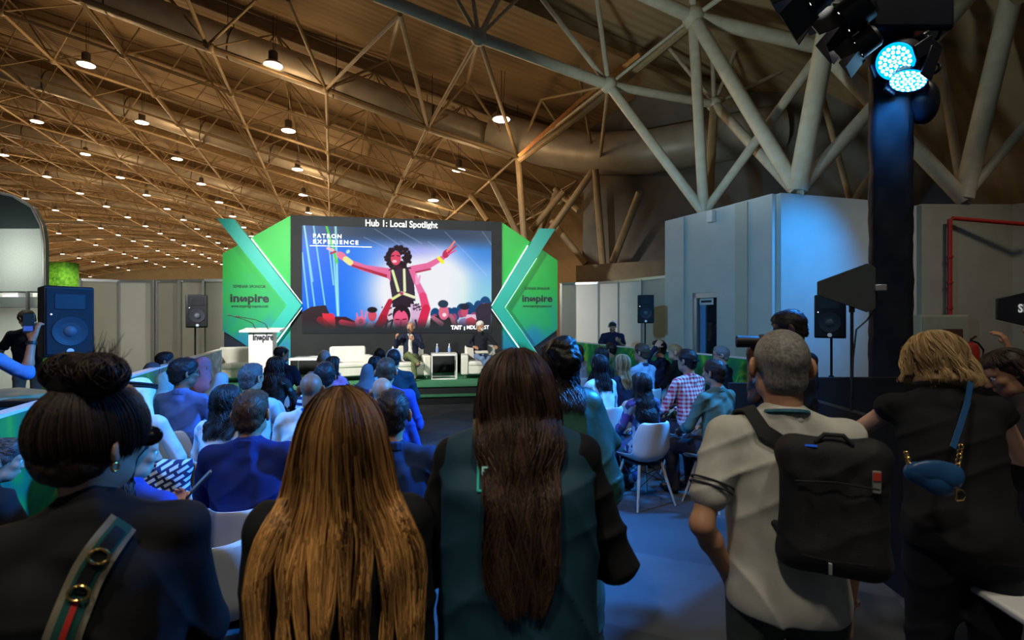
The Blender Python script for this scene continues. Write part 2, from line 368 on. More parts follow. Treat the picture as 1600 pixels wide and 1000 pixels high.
def hair_prof(kind, L, w=1.0, spread=0.0):
    """list of (z, half width, back depth, front depth)"""
    top = [(.122, .004, .004, .004), (.116, .034, .040, .040), (.102, .056, .066, .060), (.080, .073, .090, .076), (.050, .084, .106, .086), (.030, .088, .111, .06), (.0, .092, .112, .02), (-.04, .092, .105, .012), (-.08, .088, .088, .012)]
    top = [(z, a * w, b * (1 + (w - 1) * .6), f) for z, a, b, f in top]; n = 6
    for i in range(1, n + 1):
        u = i / n; z = -.08 - (L - .08) * u
        top.append((z, (.088 * w + spread * math.sin(min(u * 2.0, 1.6))) * (1 - .25 * u * u), (.088 + .030 * math.sin(u * 2.4)), .012))
    return top
def long_hair(par, J, s, color, prof, nst=500, curl=0.0, cw=40.0, r=.003, vary=.25, seed=1, phi_max=118, ends=.12, mass=True, mass_z=None, jit=.0, locks=0, phi0=-180, tone=None, name='hair'):
    rnd = np.random.RandomState(seed); M = J['hM']; c = J['hc']; Pf = np.array(prof); zz = Pf[::-1, 0]
    def surf(phi, z):
        w = np.interp(z, zz, Pf[::-1, 1]); yb = np.interp(z, zz, Pf[::-1, 2]); yf = np.interp(z, zz, Pf[::-1, 3]); cs = np.cos(phi)
        return np.stack([w * np.sin(phi), np.where(cs > 0, -yb * cs, -yf * cs), z], -1)
    # below the chin the hair hangs straight down whatever the head's tilt
    def place(q):
        q = q * s; a = np.clip((-.09 * s - q[:, 2]) / (.10 * s), 0, 1)[:, None]; Q = q @ M.T
        yaw = math.atan2(-M[0, 1], M[1, 1]); V0 = (q - np.array([0, 0, -.09 * s])) @ rzm(yaw * .4).T + (M @ np.array([0, 0, -.09 * s])); return c + Q * (1 - a) + V0 * a
    out = None; curves = []; gar = [o_ for o_ in par.children if o_.name.split('.')[0] in ('jacket', 'shirt', 'dress', 't_shirt', 'cape', 'abaya', 'polo_shirt', 'crew_vest')]
    hm = None
    if gar:
        tr = bvh(gar); gx = np.linspace(-.34, .34, 46); gz = np.linspace(c[2] - .75, c[2] - .05, 50); hm = np.full((46, 50), 9.0)
        for i_, x_ in enumerate(gx):
            for j_, z_ in enumerate(gz):
                h = tr.ray_cast(Vector((x_, -1.2, z_)), Vector((0, 1, 0)), 1.6)
                if h[0] is not None: hm[i_, j_] = h[0].y
    def lay(p, off=.004):
        if hm is None: return p
        fi = np.clip((p[:, 0] - gx[0]) / (gx[1] - gx[0]), 0, 44.999); fj = (p[:, 2] - gz[0]) / (gz[1] - gz[0]); ok = (fj > 0) & (fj < 48.99); fj = np.clip(fj, 0, 48.99); i0, j0 = fi.astype(int), fj.astype(int); a, b_ = fi - i0, fj - j0
        y = hm[i0, j0] * (1 - a) * (1 - b_) + hm[i0 + 1, j0] * a * (1 - b_) + hm[i0, j0 + 1] * (1 - a) * b_ + hm[i0 + 1, j0 + 1] * a * b_
        m_ = ok & (y < 1) & (p[:, 1] > y - off) & (p[:, 1] < c[1] + .03); p = p.copy(); p[m_, 1] = y[m_] - off
        return p
    zb = Pf[-1, 0]
    if mass:
        nz, nph = 34, 40; zs = np.concatenate([np.linspace(.122, .03, 12), np.linspace(.02, mass_z or zb * .86, nz - 12)]); ph = np.linspace(-math.pi, math.pi, nph, endpoint=False)
        V = np.concatenate([place(surf(ph, np.full(nph, z)) * np.array([.94, .94, 1]) - np.array([0, 0, .006])) for z in zs]); V = lay(V, .002)
        mb = MB(); F = [(i * nph + k, i * nph + (k + 1) % nph, (i + 1) * nph + (k + 1) % nph, (i + 1) * nph + k) for i in range(nz - 1) for k in range(nph)]
        F += [tuple(range(nph))[::-1], tuple((nz - 1) * nph + k for k in range(nph))]
        massV, massF = V, F
    for i in range(nst):
        front = rnd.rand() < .16
        ph = R(rnd.uniform(phi_max, 178) * rnd.choice([-1, 1])) if front else R(rnd.uniform(-phi_max, phi_max))
        if phi0 > -180 and ph < R(phi0): ph = -ph
        z1 = .062 if front else zb * (1 - ends * rnd.rand() ** .7 * 1.6)
        n = 9 if front else 26; u = np.linspace(0, 1, n); z = .1215 + (z1 - .1215) * u ** (.9 if front else 1.15)
        clump = math.sin(ph * 9 + seed) * .5 + .5; off = rnd.uniform(-.004, .007)
        q = surf(np.full(n, ph) + .10 * np.sin(3.0 * u * (1 + clump) + rnd.rand() * 6) * u, z)
        if locks and not front:
            pc_ = (math.floor(ph / (2 * R(phi_max) / locks)) + .5) * 2 * R(phi_max) / locks; hsh = math.sin(pc_ * 91.7) * .5 + .5; k_ = .93 * np.clip((u - .25) / .6, 0, 1); phv = np.full(n, ph) * (1 - k_) + (pc_ + .10 * (hsh - .5)) * k_
            zl = z if z1 > zb * .5 else .1215 + (zb * (.72 + .28 * hsh) - .1215) * u ** 1.15 * (1 - .04 * rnd.rand()); q = surf(phv + .05 * np.sin(5 * u + 9 * hsh) * u, zl); clump = hsh
        d = np.stack([np.sin(ph) * np.ones(n), -np.cos(ph) * np.ones(n), 0 * u], -1); wv = u ** 1.2
        q += d * (off + .010 * vary * np.sin(7 * u + clump * 9 + rnd.rand())[:, None] * wv[:, None])
        q[:, 0] += vary * .05 * wv * np.sin(4 * u + clump * 11 + rnd.rand() * .8) * (.3 + .7 * clump)
        if curl:
            p0 = rnd.rand() * 6 + clump * 8; q[:, 0] += curl * np.sin(cw * z + p0) * np.clip(u * 2, 0, 1); q[:, 1] += curl * .8 * np.cos(cw * z + p0) * np.clip(u * 2, 0, 1)
        rr = r * rnd.uniform(.6, 1.3) * np.interp(u, [0, .15, .75, 1], [.5, 1, .8, .15])
        tn = np.clip((clump * .45 + .55 * rnd.rand()) ** 1.3, 0, 1)
        q += rnd.normal(size=3) * jit; pq = lay(place(q), .005 + .014 * rnd.rand())
        curves.append((pq, rr, tn if tone is None else tone(tn, u)))
    o = strands(name, curves, HM(color), par)
    if mass:
        me = o.data; mb = MB().add(massV, massF); t = mb.build('tmp', HM(color)); at = t.data.attributes.new('lock', 'FLOAT', 'POINT'); at.data.foreach_set('value', np.clip(.10 + .25 * np.random.RandomState(seed).rand(len(massV)), 0, 1).astype(np.float32))
        join(o, [t])
    return o
def join(dst, others):
    """merge meshes of other objects into dst (same materials order)"""
    ms = [dst.data] + [o.data for o in others]; V = []; F = []; A = []; n = 0; sm = dst.data.materials[0]
    for me in ms:
        co = np.empty(len(me.vertices) * 3, np.float32); me.vertices.foreach_get('co', co); V.append(co.reshape(-1, 3))
        at = me.attributes.get('lock'); v = np.full(len(me.vertices), .3, np.float32)
        if at: at.data.foreach_get('value', v)
        A.append(v); F += [[i + n for i in p.vertices] for p in me.polygons]; n += len(me.vertices)
    me = bpy.data.meshes.new(dst.data.name); me.from_pydata(np.concatenate(V).tolist(), [], F); me.materials.append(sm)
    me.polygons.foreach_set('use_smooth', [True] * len(me.polygons)); at = me.attributes.new('lock', 'FLOAT', 'POINT'); at.data.foreach_set('value', np.concatenate(A))
    dst.data = me
    for o in others: bpy.data.objects.remove(o)
def short_hair(par, J, s, color, vox, kind='short', seed=0, nst=0):
    M, c = J['hM'], J['hc']; T = lambda x, y, z: c + M @ (np.array([x, y, z]) * s)
    thick = {'short': .010, 'full': .020, 'buzz': .004, 'fringe': .006, 'updo': .024, 'afro': .03}[kind]
    pr = [ell(T(0, -.014, .030), ((.076 + thick * .8) * s, (.095 + thick) * s, (.088 + thick) * s), M, .01)]
    if kind in ('full', 'updo', 'short'): pr.append(ell(T(.01, .03, .085), (.055 * s, .05 * s, (.028 + thick) * s), M, .03))
    low = ell(T(0, -.050, -.045), ((.060 + thick * .5) * s, (.040 + thick) * s, .045 * s), M, .03); pr.append(low)
    f0, z0, y1, z1 = (.092, .062, -.080, -.088) if kind != 'updo' else (.092, .060, -.06, -.10)
    d = np.array([0, f0 - y1, z0 - z1]); n = np.array([0, d[2], -d[1]]); n /= np.linalg.norm(n); cc = n @ np.array([0, f0, z0])
    nw = M @ n; pr.append(pl(nw, cc * s + nw @ c))
    if kind == 'fringe':
        pr.append(sub(ell(T(0, .01, .095), (.052 * s, .085 * s, .05 * s), M, .01)))
    if kind == 'updo':
        B = lambda x, y, z, a, b, g: ell(T(x, y, z), (a * s, b * s, g * s), M, .02)
        pr = pr[:2] + [low] + [pr[-1]]
    o = sdf_obj('hair', pr, min(vox, .008), HM(color), par, wr=.0025 if kind != 'buzz' else .0008, seed=seed, wf=5)
    at = o.data.attributes.new('lock', 'FLOAT', 'POINT'); rnd = np.random.RandomState(seed); nv = len(o.data.vertices)
    at.data.foreach_set('value', (rnd.rand(nv) * .6 + .1).astype(np.float32))
    if nst:
        co = np.empty(nv * 3, np.float32); o.data.vertices.foreach_get('co', co); co = co.reshape(-1, 3); no = np.empty(nv * 3, np.float32)
        o.data.vertices.foreach_get('normal', no); no = no.reshape(-1, 3); cur = []
        for i in rnd.randint(0, nv, nst):
            p, q = co[i], no[i]; dn = M @ np.array([.15 * math.sin(p[2] * 40), -.35, -1]); 
            if (M.T @ (p - c))[2] > .05 * s: dn = M @ np.array([.4 * rnd.uniform(-1, 1), .9, .1])
            dn = dn - q * (dn @ q); dn /= np.linalg.norm(dn) + 1e-6; L = {'buzz': .007}.get(kind, .022) * rnd.uniform(.6, 1.2)
            u = np.linspace(0, 1, 4)[:, None]; cur.append((p - q * .002 + dn * L * u + q * .5 * L * (u ** .6) * .45, np.array([.0013, .0012, .001, .0003]), rnd.rand()))
        t = strands('tmp', cur, HM(color), None); join(o, [t])
    return o

CHAIR = []
def person(label, px, D, top, pose='sit', f=False, face=None, hair='short', hc='dark', sk='tan', ts='shirt', tc=(.5, .5, .5), bc=(.03, .03, .04), build=1.0, lean=.06, side=0.0,
           arms=('lap', 'lap'), legs=None, hyaw=0, hpitch=0, hroll=0, vox=None, sleeve=1.92, L=.35, nst=None, tmat=None, bmat=None, z0=0.0, chair=True, collar=None, eyes=False,
           group=None, H=None, shoes=(.03, .03, .03), wr=.0065, chin=0.0, scarf=None, prof=None, hk={}, spread=.02, curl=0, seed=None, drop=0.0, cat='person', loc=None, glasses=False):
    seed = seed if seed is not None else int(px * 7 + top) % 1000; X = (px - 800) / 800 * D; zt = CH - (top - 500) / 800 * D - z0
    ct = .47 * math.cos(lean)
    Hh = H or ((zt - .55) / ct if pose == 'sit' else zt / (.53 + ct)); Hh = min(max(Hh, 1.5), 1.98)
    if hair in ('full', 'afro'): Hh -= .01
    if face is None: tx, ty = -2.6, 13.0; face = math.degrees(math.atan2(-(tx - X), ty - D))
    fr = R(face); offx, offy = (0, 0)
    if loc is None:
        # head centre above (X, D): shift the hip back along the lean
        off = rzm(fr) @ np.array([math.sin(side) * .4 * Hh, math.sin(lean) * .4 * Hh, 0]); loc = (X - off[0], D - off[1], z0)
    par = thing('person', label, cat, loc, fr, group)
    vox = vox or (.0075 if D < 3.4 else .010 if D < 5.5 else .0135)
    J = skeleton(Hh, pose, f, lean, side, build, arms, legs, R(hyaw), R(hpitch), R(hroll), chin, drop); s = Hh / 1.75 * (.97 if f else 1.0) * 1.02; par_s = s
    # body: one continuous mesh
    hp = []
    for i, sg in enumerate((-1, 1)):
        d = J['wr'][i] - J['el'][i]; hp += hand_prims(J['wr'][i], d, J['hd'][i], sg if True else 1, .55, Hh / 1.75 * (.93 if f else 1), vox * .95)
    body = [cap(J['neck'], J['hc'] + J['hM'] @ np.array([0, -.022, -.05]) * s, (.056 if not f else .049) * s, (.054 if not f else .046) * s, .02)] + head_prims(J['hM'], J['hc'], s, f, vox < .012 or eyes) \
        + torso(J, -.012, f, build) + arm_prims(J, -.002, f, build) + hp + leg_prims(J, -.006, f, build)
    for h, k, a in J['leg']: body.append(cap(a, a + np.array([0, .13, -.045]), .036, .03, .03))
    sdf_obj('body', body, vox, skin(sk, SKINC[sk]), par)
    TM = tmat or cloth('_'.join(str(int(c * 999)) for c in tc), tc); BM = bmat or cloth('_'.join(str(int(c * 999)) for c in bc), bc)
    g = .010; garment = {'suit': 'jacket', 'shirt': 'shirt', 'polo': 'polo_shirt', 'tee': 't_shirt', 'dress': 'dress', 'abaya': 'abaya', 'thobe': 'thobe', 'cape': 'cape', 'vest': 'jacket'}[ts]
    if ts in ('suit', 'vest'): g = .014
    tp = torso(J, g, f, build); tp[-1 - (2 if f else 0):] = tp[-1 - (2 if f else 0):]
    slv = {'tee': .62, 'polo': .66}.get(ts, sleeve) if sleeve == 1.92 else sleeve
    tp += arm_prims(J, g + (.006 if ts in ('tee', 'polo', 'suit') else .002), f, build, t1=slv, cuff=.006 if slv < 1 else 0)
    if ts in ('suit', 'shirt', 'polo', 'tee'):
        low = .02 if pose == 'sit' else -.03; gg = g - .010
        for sg in (-1, 1): tp.append(cap(J['T'](sg * (J['sw'] * .70), -.012, .232 * Hh), J['T'](sg * .095 * build, -.005, low), .060 + gg, (.078 if not f else .070) + gg, .04))
        for x_ in (-.06, .06): tp.append(cap(J['T'](x_, -.052, .225 * Hh), J['T'](x_, -.050, low), .052 + gg, .062 + gg, .05))
    if ts == 'suit':
        for i, sg in enumerate((-1, 1)): tp.append(cap(J['T'](sg * J['sw'] * .5, -.01, .285 * Hh), J['T'](sg * (J['sw'] + .008), -.008, .280 * Hh), .026 + g, .034 + g, .025))
        tp.append(ell(J['T'](0, -.005, -.03), (.185 * build, .14 * build, .13), J['R'], .05))
    if ts in ('dress', 'abaya', 'thobe', 'cape'):
        if ts == 'cape':
            for i, sg in enumerate((-1, 1)): tp += [cap(J['T'](sg * .12, -.03, .26 * Hh), J['T'](sg * .20, -.05, .02 * Hh), .07, .12, .10)]
            tp += [cap(J['T'](0, -.03, .22 * Hh), J['T'](0, -.06, -.02 * Hh), .13, .19, .1)]
        if pose == 'stand': tp += [cap(J['hip'], J['hip'] + np.array([0, 0, -.3 * Hh]), .16, .20, .1), cap(J['hip'] + np.array([0, 0, -.3 * Hh]), np.array([0, 0, .12]), .20, .22, .1)]
        else:
            for h, k, a in J['leg']: tp += [cap(h, k, .105, .085, .07), cap(k, k + (a - k) * .85, .085, .09, .06)]
            kk = (J['leg'][0][1] + J['leg'][1][1]) / 2; tp.append(cap(J['hip'] + np.array([0, 0, .0]), kk, .10, .07, .08))
    if ts in ('polo', 'tee') or (ts == 'shirt' and pose == 'stand'): tp += [ell(J['T'](0, -.005, -.02), (.172 * build, .132 * build, .13), J['R'], .05), pl((0, 0, -1), -(J['hip'][2] - .055))]
    sdf_obj(garment, tp, vox, TM, par, wr=wr, seed=seed)
    if ts not in ('dress', 'abaya', 'thobe'):
        bp = leg_prims(J, .012, f, build, .97, .012) + [ell(J['hip'] + np.array([0, -.005, -.01]), (.150 * build, .110 * build, .11), J['R'], .05)]
        sdf_obj('trousers', bp, max(vox, .009), BM, par, wr=wr, seed=seed + 1)
    for h, k, a in J['leg']:
        sdf_obj('shoe', [cap(a + np.array([0, -.02, -.035]), a + np.array([0, .15, -.05]), .042, .032, .03), cap(a + np.array([0, -.01, .0]), a + np.array([0, .03, -.03]), .045, .04, .03), pl((0, 0, -1), -.002)], .011, cloth('shoe%d' % int(shoes[0] * 99), shoes, .5), par)
    # collar ring
    if collar is not None or ts in ('suit', 'polo', 'shirt', 'vest'):
        cc = TM if collar is None else cloth('collar_' + '_'.join(str(int(c * 99)) for c in collar), collar); nb = J['neck'] + J['R'] @ np.array([0, .004, .012 * Hh]); cr = []
        rr0 = (.061 if not f else .055) * s * (1.05 if ts == 'suit' else 1)
        for k in range(16):
            t0, t1 = 2 * math.pi * k / 16, 2 * math.pi * (k + 1) / 16
            q = lambda t, dz: nb + J['R'] @ np.array([rr0 * math.sin(t), -rr0 * math.cos(t), .018 * math.cos(t) + dz])
            for dz, r_ in ((-.018, .011), (.0, .0085), (.014, .0075)): cr.append(cap(q(t0, dz), q(t1, dz), r_, None, .012))
        sdf_obj('collar', cr, min(vox, .008), cc, par)
    M, c = J['hM'], J['hc']; T = lambda x, y, z: c + M @ (np.array([x, y, z]) * s)
    nst = nst if nst is not None else (1600 if D < 3.4 else 900 if D < 5.5 else 220)
    if hair in ('short', 'full', 'buzz', 'fringe', 'updo', 'afro'): short_hair(par, J, s, hc, vox, hair, seed, nst if D < 5.5 and hair != 'updo' else 0)
    elif hair in ('long', 'curly', 'bob'):
        pf = prof or hair_prof(hair, {'bob': .17}.get(hair, L), 1.0 if hair != 'curly' else 1.12, spread)
        kw = dict(nst=nst, r=.0032 if D < 3.4 else .0045, seed=seed, curl=curl or (.012 if hair == 'curly' else 0), cw=70); kw.update(hk); long_hair(par, J, s, hc, pf, **kw)
    elif hair == 'hijab':
        hp_ = [ell(T(0, -.016, .028), (.090 * s, .108 * s, .104 * s), M, .02), ell(T(0, -.005, -.06), (.082 * s, .090 * s, .085 * s), M, .03), cap(T(0, -.03, -.08), J['T'](0, -.02, .27 * Hh), .075, .12, .06),
               cap(J['T'](-.09, -.01, .262 * Hh), J['T'](.09, -.01, .262 * Hh), .085, None, .06), sub(ell(T(0, .10, -.012), (.056 * s, .07 * s, .080 * s), M, .015))]
        sdf_obj('headscarf', hp_, vox, cloth('_'.join(str(int(c_ * 999)) for c_ in (scarf or (.2, .2, .2))), scarf or (.2, .2, .2)), par, wr=.005, seed=seed)
    elif hair == 'ghutra':
        hp_ = [ell(T(0, -.016, .026), (.088 * s, .105 * s, .103 * s), M, .02), cap(T(0, -.045, .0), J['T'](0, -.07, .22 * Hh), .085, .13, .05), cap(T(.05, -.03, -.02), J['T'](.11, -.03, .24 * Hh), .05, .07, .05), cap(T(-.05, -.03, -.02), J['T'](-.11, -.03, .24 * Hh), .05, .07, .05),
               sub(ell(T(0, .10, -.012), (.066 * s, .07 * s, .085 * s), M, .015))]
        sdf_obj('headscarf', hp_, vox, cloth('ghutra', (.85, .85, .85)), par, wr=.005, seed=seed)
        mb = MB()
        for dz in (.060, .078): mb.tube([T(.094 * math.sin(t), -.014 - .112 * math.cos(t), dz + .012 * math.cos(t)) for t in np.linspace(0, 2 * math.pi, 25)], .010, 8)
        mb.build('head_rope', mat('black_cord', (.01, .01, .01), .8), par)
    if eyes:
        for sg in (1, -1):
            e = MB().ball(T(sg * .031, .079, .010), .0125 * s, 8).build('eye', mat('eye_white', (.75, .72, .7), .25), par)
            MB().ball(T(sg * .031, .0895, .010), (.0055 * s, .0035 * s, .0055 * s), 6).build('iris', mat('iris', (.03, .015, .01), .15), e)
            sdf_obj('eyebrow', [cap(T(sg * .014, .094, .029), T(sg * .046, .078, .032), .0042 * s, .003 * s)], .004, HM(hc if hc in HAIRC else 'dark'), par)
    if glasses:
        mb = MB()
        for sg in (1, -1):
            mb.tube([T(sg * .033 + .024 * math.cos(t), .100 - abs(.024 * math.cos(t)) * .2, .010 + .018 * math.sin(t)) for t in np.linspace(0, 2 * math.pi, 17)], .0022 * s, 6)
            mb.tube([T(sg * .057, .092, .014), T(sg * .080, .03, .014), T(sg * .084, -.02, .004)], .002 * s, 6)
        mb.tube([T(-.009, .104, .014), T(.009, .104, .014)], .0022, 6); mb.build('glasses', mat('glasses_frame', (.01, .01, .012), .3), par)
    par['_'] = 0; del par['_']
    if pose == 'sit' and chair: CHAIR.append(((loc[0], loc[1]), fr, label))
    J['par'] = par; J['s'] = s; J['T_head'] = T; J['M'] = M; J['loc'] = loc; J['fr'] = fr
    return J
def child(J, n):
    for c in J['par'].children:
        if c.name.split('.')[0] == n: return c
def bvh(objs):
    V = []; F = []; n = 0
    for o in objs:
        V += [v.co.copy() for v in o.data.vertices]; F += [[i + n for i in p.vertices] for p in o.data.polygons]; n = len(V)
    return BVHTree.FromPolygons(V, F)
def drape(tree, p, d, off=.004, dist=3.0):
    """nearest hit from p along d, backed off by off; points are local to the person"""
    h = tree.ray_cast(Vector(p), Vector(d).normalized(), dist)
    if h[0] is None: return None
    return np.array(h[0] + h[1] * (off if h[1].dot(Vector(d)) < 0 else -off))
def to_local(J, w):
    return rzm(-J['fr']) @ (np.array(w) - np.array(J['loc']))
def band(name, pts, nrm, width, thick, m, parent, n=None):
    """flat strap through pts; nrm = list of outward normals"""
    pts = [np.array(p) for p in pts]; L = len(pts); V = []; F = []
    for i in range(L):
        d = pts[min(i + 1, L - 1)] - pts[max(i - 1, 0)]; d /= np.linalg.norm(d) + 1e-9; nn = np.array(nrm[i]); nn = nn - d * (nn @ d); nn /= np.linalg.norm(nn) + 1e-9; s_ = np.cross(d, nn)
        w = width[i] if hasattr(width, '__len__') else width
        for a, b in ((-1, 0), (1, 0), (1, 1), (-1, 1)): V.append(pts[i] + s_ * a * w / 2 + nn * b * thick)
    for i in range(L - 1):
        for k in range(4): F.append((i * 4 + k, i * 4 + (k + 1) % 4, i * 4 + 4 + (k + 1) % 4, i * 4 + 4 + k))
    F += [(3, 2, 1, 0), tuple((L - 1) * 4 + k for k in range(4))]
    return MB().add(V, F).build(name, m, parent)
def strap_on(J, objs, pix, Dcam, width, m, name, off=.006, thick=.004, seg=24, world=None):
    """strap following photo points (px, py) projected along view rays onto a person's clothes"""
    tree = bvh(objs); pts = []; nr = []; pix = np.array(pix, float); t = np.linspace(0, 1, len(pix)); u = np.linspace(0, 1, seg)
    X = np.interp(u, t, pix[:, 0]); Y = np.interp(u, t, pix[:, 1]); o = to_local(J, (0, 0, CH))
    for x, y in zip(X, Y):
        w = to_local(J, P(x, y, 1.0)); d = w - o; h = tree.ray_cast(Vector(o), Vector(d).normalized(), 8)
        if h[0] is None: continue
        n = np.array(h[1]); n = n if n @ d < 0 else -n; pts.append(np.array(h[0]) + n * off); nr.append(n)
    if len(pts) > 4:
        pts = np.array(pts); nr = np.array(nr)
        for _ in range(3): pts[1:-1] = (pts[:-2] + pts[1:-1] * 2 + pts[2:]) / 4; nr[1:-1] = (nr[:-2] + nr[1:-1] * 2 + nr[2:]) / 4
    return band(name, pts, nr, width, thick, m, J['par']), pts, nr
# ---------------------------------------------------------------- hall shell (u = along the hall, v = across it)
AX = R(19.3); cA, sA = math.cos(AX), math.sin(AX)
def G(v, t, z): return np.array([-t * sA + v * cA, t * cA + v * sA, CH + z])
PV = np.array([(-70, 3.8), (-58, 8.0), (-50, 10.2), (-43.6, 11.6), (-36.6, 12.6), (-30, 12.8), (-22.7, 12.4), (-15.7, 11.4), (-8.8, 9.75), (-3.65, 8.44), (-.2, 7.63), (3.1, 6.8), (6.5, 6.1), (9.9, 5.4), (14, 4.4)])
def zb(v): return float(np.interp(v, PV[:, 0], PV[:, 1]))
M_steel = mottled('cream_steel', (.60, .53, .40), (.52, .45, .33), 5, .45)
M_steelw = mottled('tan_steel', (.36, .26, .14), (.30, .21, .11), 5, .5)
M_roof = mat('roof_sheet', (.40, .27, .14), .6); nt, b = nodes(M_roof); v = texcoord(nt, (1, 1, 1), (0, 0, -AX))
wv = N(nt, 'ShaderNodeTexWave', Scale=1.1, Distortion=0.0, bands_direction='Y'); nt.links.new(v, wv.inputs['Vector'])
nz = N(nt, 'ShaderNodeTexNoise', Scale=.6, Detail=4); nt.links.new(v, nz.inputs['Vector'])
nt.links.new(ramp(nt, nz.outputs['Fac'], [(.3, (.33, .225, .12)), (.7, (.40, .28, .15))]), b.inputs['Base Color'])
bp = N(nt, 'ShaderNodeBump', Strength=.45, Distance=.05); nt.links.new(wv.outputs['Fac'], bp.inputs['Height']); nt.links.new(bp.outputs['Normal'], b.inputs['Normal'])
# floor: dark grey carpet tiles
M_floor = mat('carpet_tiles', (.12, .13, .14), .95); nt, b = nodes(M_floor); v = texcoord(nt)
ck = N(nt, 'ShaderNodeTexChecker', Scale=1.0, Color1=(.055, .062, .075, 1), Color2=(.08, .088, .10, 1)); nt.links.new(texcoord(nt, (1, 1, 0.0), (0, 0, .4)), ck.inputs['Vector'])
nz = N(nt, 'ShaderNodeTexNoise', Scale=1.3, Detail=6); nt.links.new(v, nz.inputs['Vector'])
mx = N(nt, 'ShaderNodeMixRGB', blend_type='MULTIPLY'); mx.inputs[0].default_value = .7; nt.links.new(ck.outputs['Color'], mx.inputs[1]); nt.links.new(ramp(nt, nz.outputs['Fac'], [(.35, (.6, .6, .6)), (.65, (1, 1, 1))]), mx.inputs[2]); nt.links.new(mx.outputs[0], b.inputs['Base Color'])
n2 = N(nt, 'ShaderNodeTexNoise', Scale=220, Detail=2); nt.links.new(v, n2.inputs['Vector']); bp = N(nt, 'ShaderNodeBump', Strength=.3, Distance=.01); nt.links.new(n2.outputs['Fac'], bp.inputs['Height']); nt.links.new(bp.outputs['Normal'], b.inputs['Normal'])
mb = MB(); q = [G(-72, -4, -CH), G(17.5, -4, -CH), G(17.5, 151, -CH), G(-72, 151, -CH)]; mb.add(q + [p - np.array([0, 0, .2]) for p in q], [(0, 1, 2, 3), (7, 6, 5, 4), (0, 4, 5, 1), (1, 5, 6, 2), (2, 6, 7, 3), (3, 7, 4, 0)])
struct(mb.build('floor', M_floor, smooth=False))
# roof sheet
mb = MB(); vs = list(np.linspace(-70, 14, 57)) + [15.5, 16.8, 17.3]; rows = []
def zr(v): return zb(v) + 2.5 if v <= 14 else float(np.interp(v, [14, 15.5, 16.8, 17.3], [6.9, 5.4, 3.2, -CH]))
for t in (-4, 152):
    rows.append([G(v, t, zr(v)) for v in vs])
nV = len(vs); up = np.array([0, 0, .25]); V = rows[0] + rows[1] + [p + up for p in rows[0]] + [p + up for p in rows[1]]
F = [(i, i + 1, nV + i + 1, nV + i) for i in range(nV - 1)] + [(2 * nV + i + 1, 2 * nV + i, 3 * nV + i, 3 * nV + i + 1) for i in range(nV - 1)] + [(0, nV, 3 * nV, 2 * nV), (nV - 1, 3 * nV - 1, 4 * nV - 1, 2 * nV - 1)]
struct(mb.add(V, F).build('ceiling', M_roof))
# raised beams under the sheet running along each bay
M_wall = mottled('beige_wall', (.30, .23, .15), (.25, .19, .12), 3, .8)
M_grey = mottled('grey_cladding', (.22, .19, .15), (.18, .155, .13), 2, .8)
mb = MB(); mb.add([G(-71, 150, -CH), G(18, 150, -CH), G(18, 150, 14), G(-71, 150, 16), G(-71, 150.3, -CH), G(18, 150.3, -CH), G(18, 150.3, 14), G(-71, 150.3, 16)], [(3, 2, 1, 0), (4, 5, 6, 7), (0, 1, 5, 4), (1, 2, 6, 5), (2, 3, 7, 6), (3, 0, 4, 7)])
struct(mb.build('wall_back', mottled('pale_end_wall', (.42, .38, .28), (.38, .34, .25), 1, .8), smooth=False))
# space frame: one truss per bay
ORD = ['first', 'second', 'third', 'fourth', 'fifth', 'sixth', 'seventh', 'eighth', 'ninth', 'tenth', 'eleventh', 'twelfth', 'thirteenth', 'fourteenth', 'fifteenth', 'sixteenth', 'seventeenth', 'eighteenth', 'nineteenth', 'twentieth', 'twenty-first', 'twenty-second', 'twenty-third', 'twenty-fourth', 'twenty-fifth', 'twenty-sixth', 'twenty-seventh', 'twenty-eighth', 'twenty-ninth', 'thirtieth']
vn = [-.2 + 3.36 * i for i in range(-20, 4)]
k = 0; t = 18.0; kk = 0
while t < 145 and kk < 30:
    st = 3.37 if t < 60 else 6.0
    tr = thing('roof_truss', 'tan tubular arched roof truss, %s in from the stage end of the hall' % ORD[kk], 'roof truss', G(0, t, 0), 0, 'arched roof trusses')
    tr.location = (0, 0, 0)
    lo, hi, web = MB(), MB(), MB(); lon = web; s = 8 if t < 30 else 6 if t < 50 else 4; near = t < 19; rm = 1.0 if t < 60 else 1.1
    B = [G(v, t, zb(v)) for v in vn]; Tn = [G(v + 1.68, t + st / 2, zb(v + 1.68) + 2.0) for v in vn]; B2 = [G(v, t + st, zb(v)) for v in vn]
    lo.tube(B, .085 if near else .065 * rm, s); hi.tube(Tn, .05 * rm, s)
    for i in range(len(vn)):
        if t < 30: lo.ball(B[i], .14, 6)
        lon.tube([B[i], B2[i]], .055 * rm, s, False)
        nb = [B[i], B2[i]] + ([B[i + 1], B2[i + 1]] if i + 1 < len(vn) else [])
        if t < 80 or i % 2 == 0:
            for q in nb: web.tube([Tn[i], q], .030 * rm, max(4, s - 2), False)
        if t < 80: lon.tube([Tn[i], Tn[i] + (B2[i] - B[i])], .04, max(4, s - 2), False)
    lo.build('bottom_chord', M_steelw, tr); hi.build('top_chord', M_steelw, tr); web.build('web_bracing', M_steelw, tr)
    t += st; kk += 1
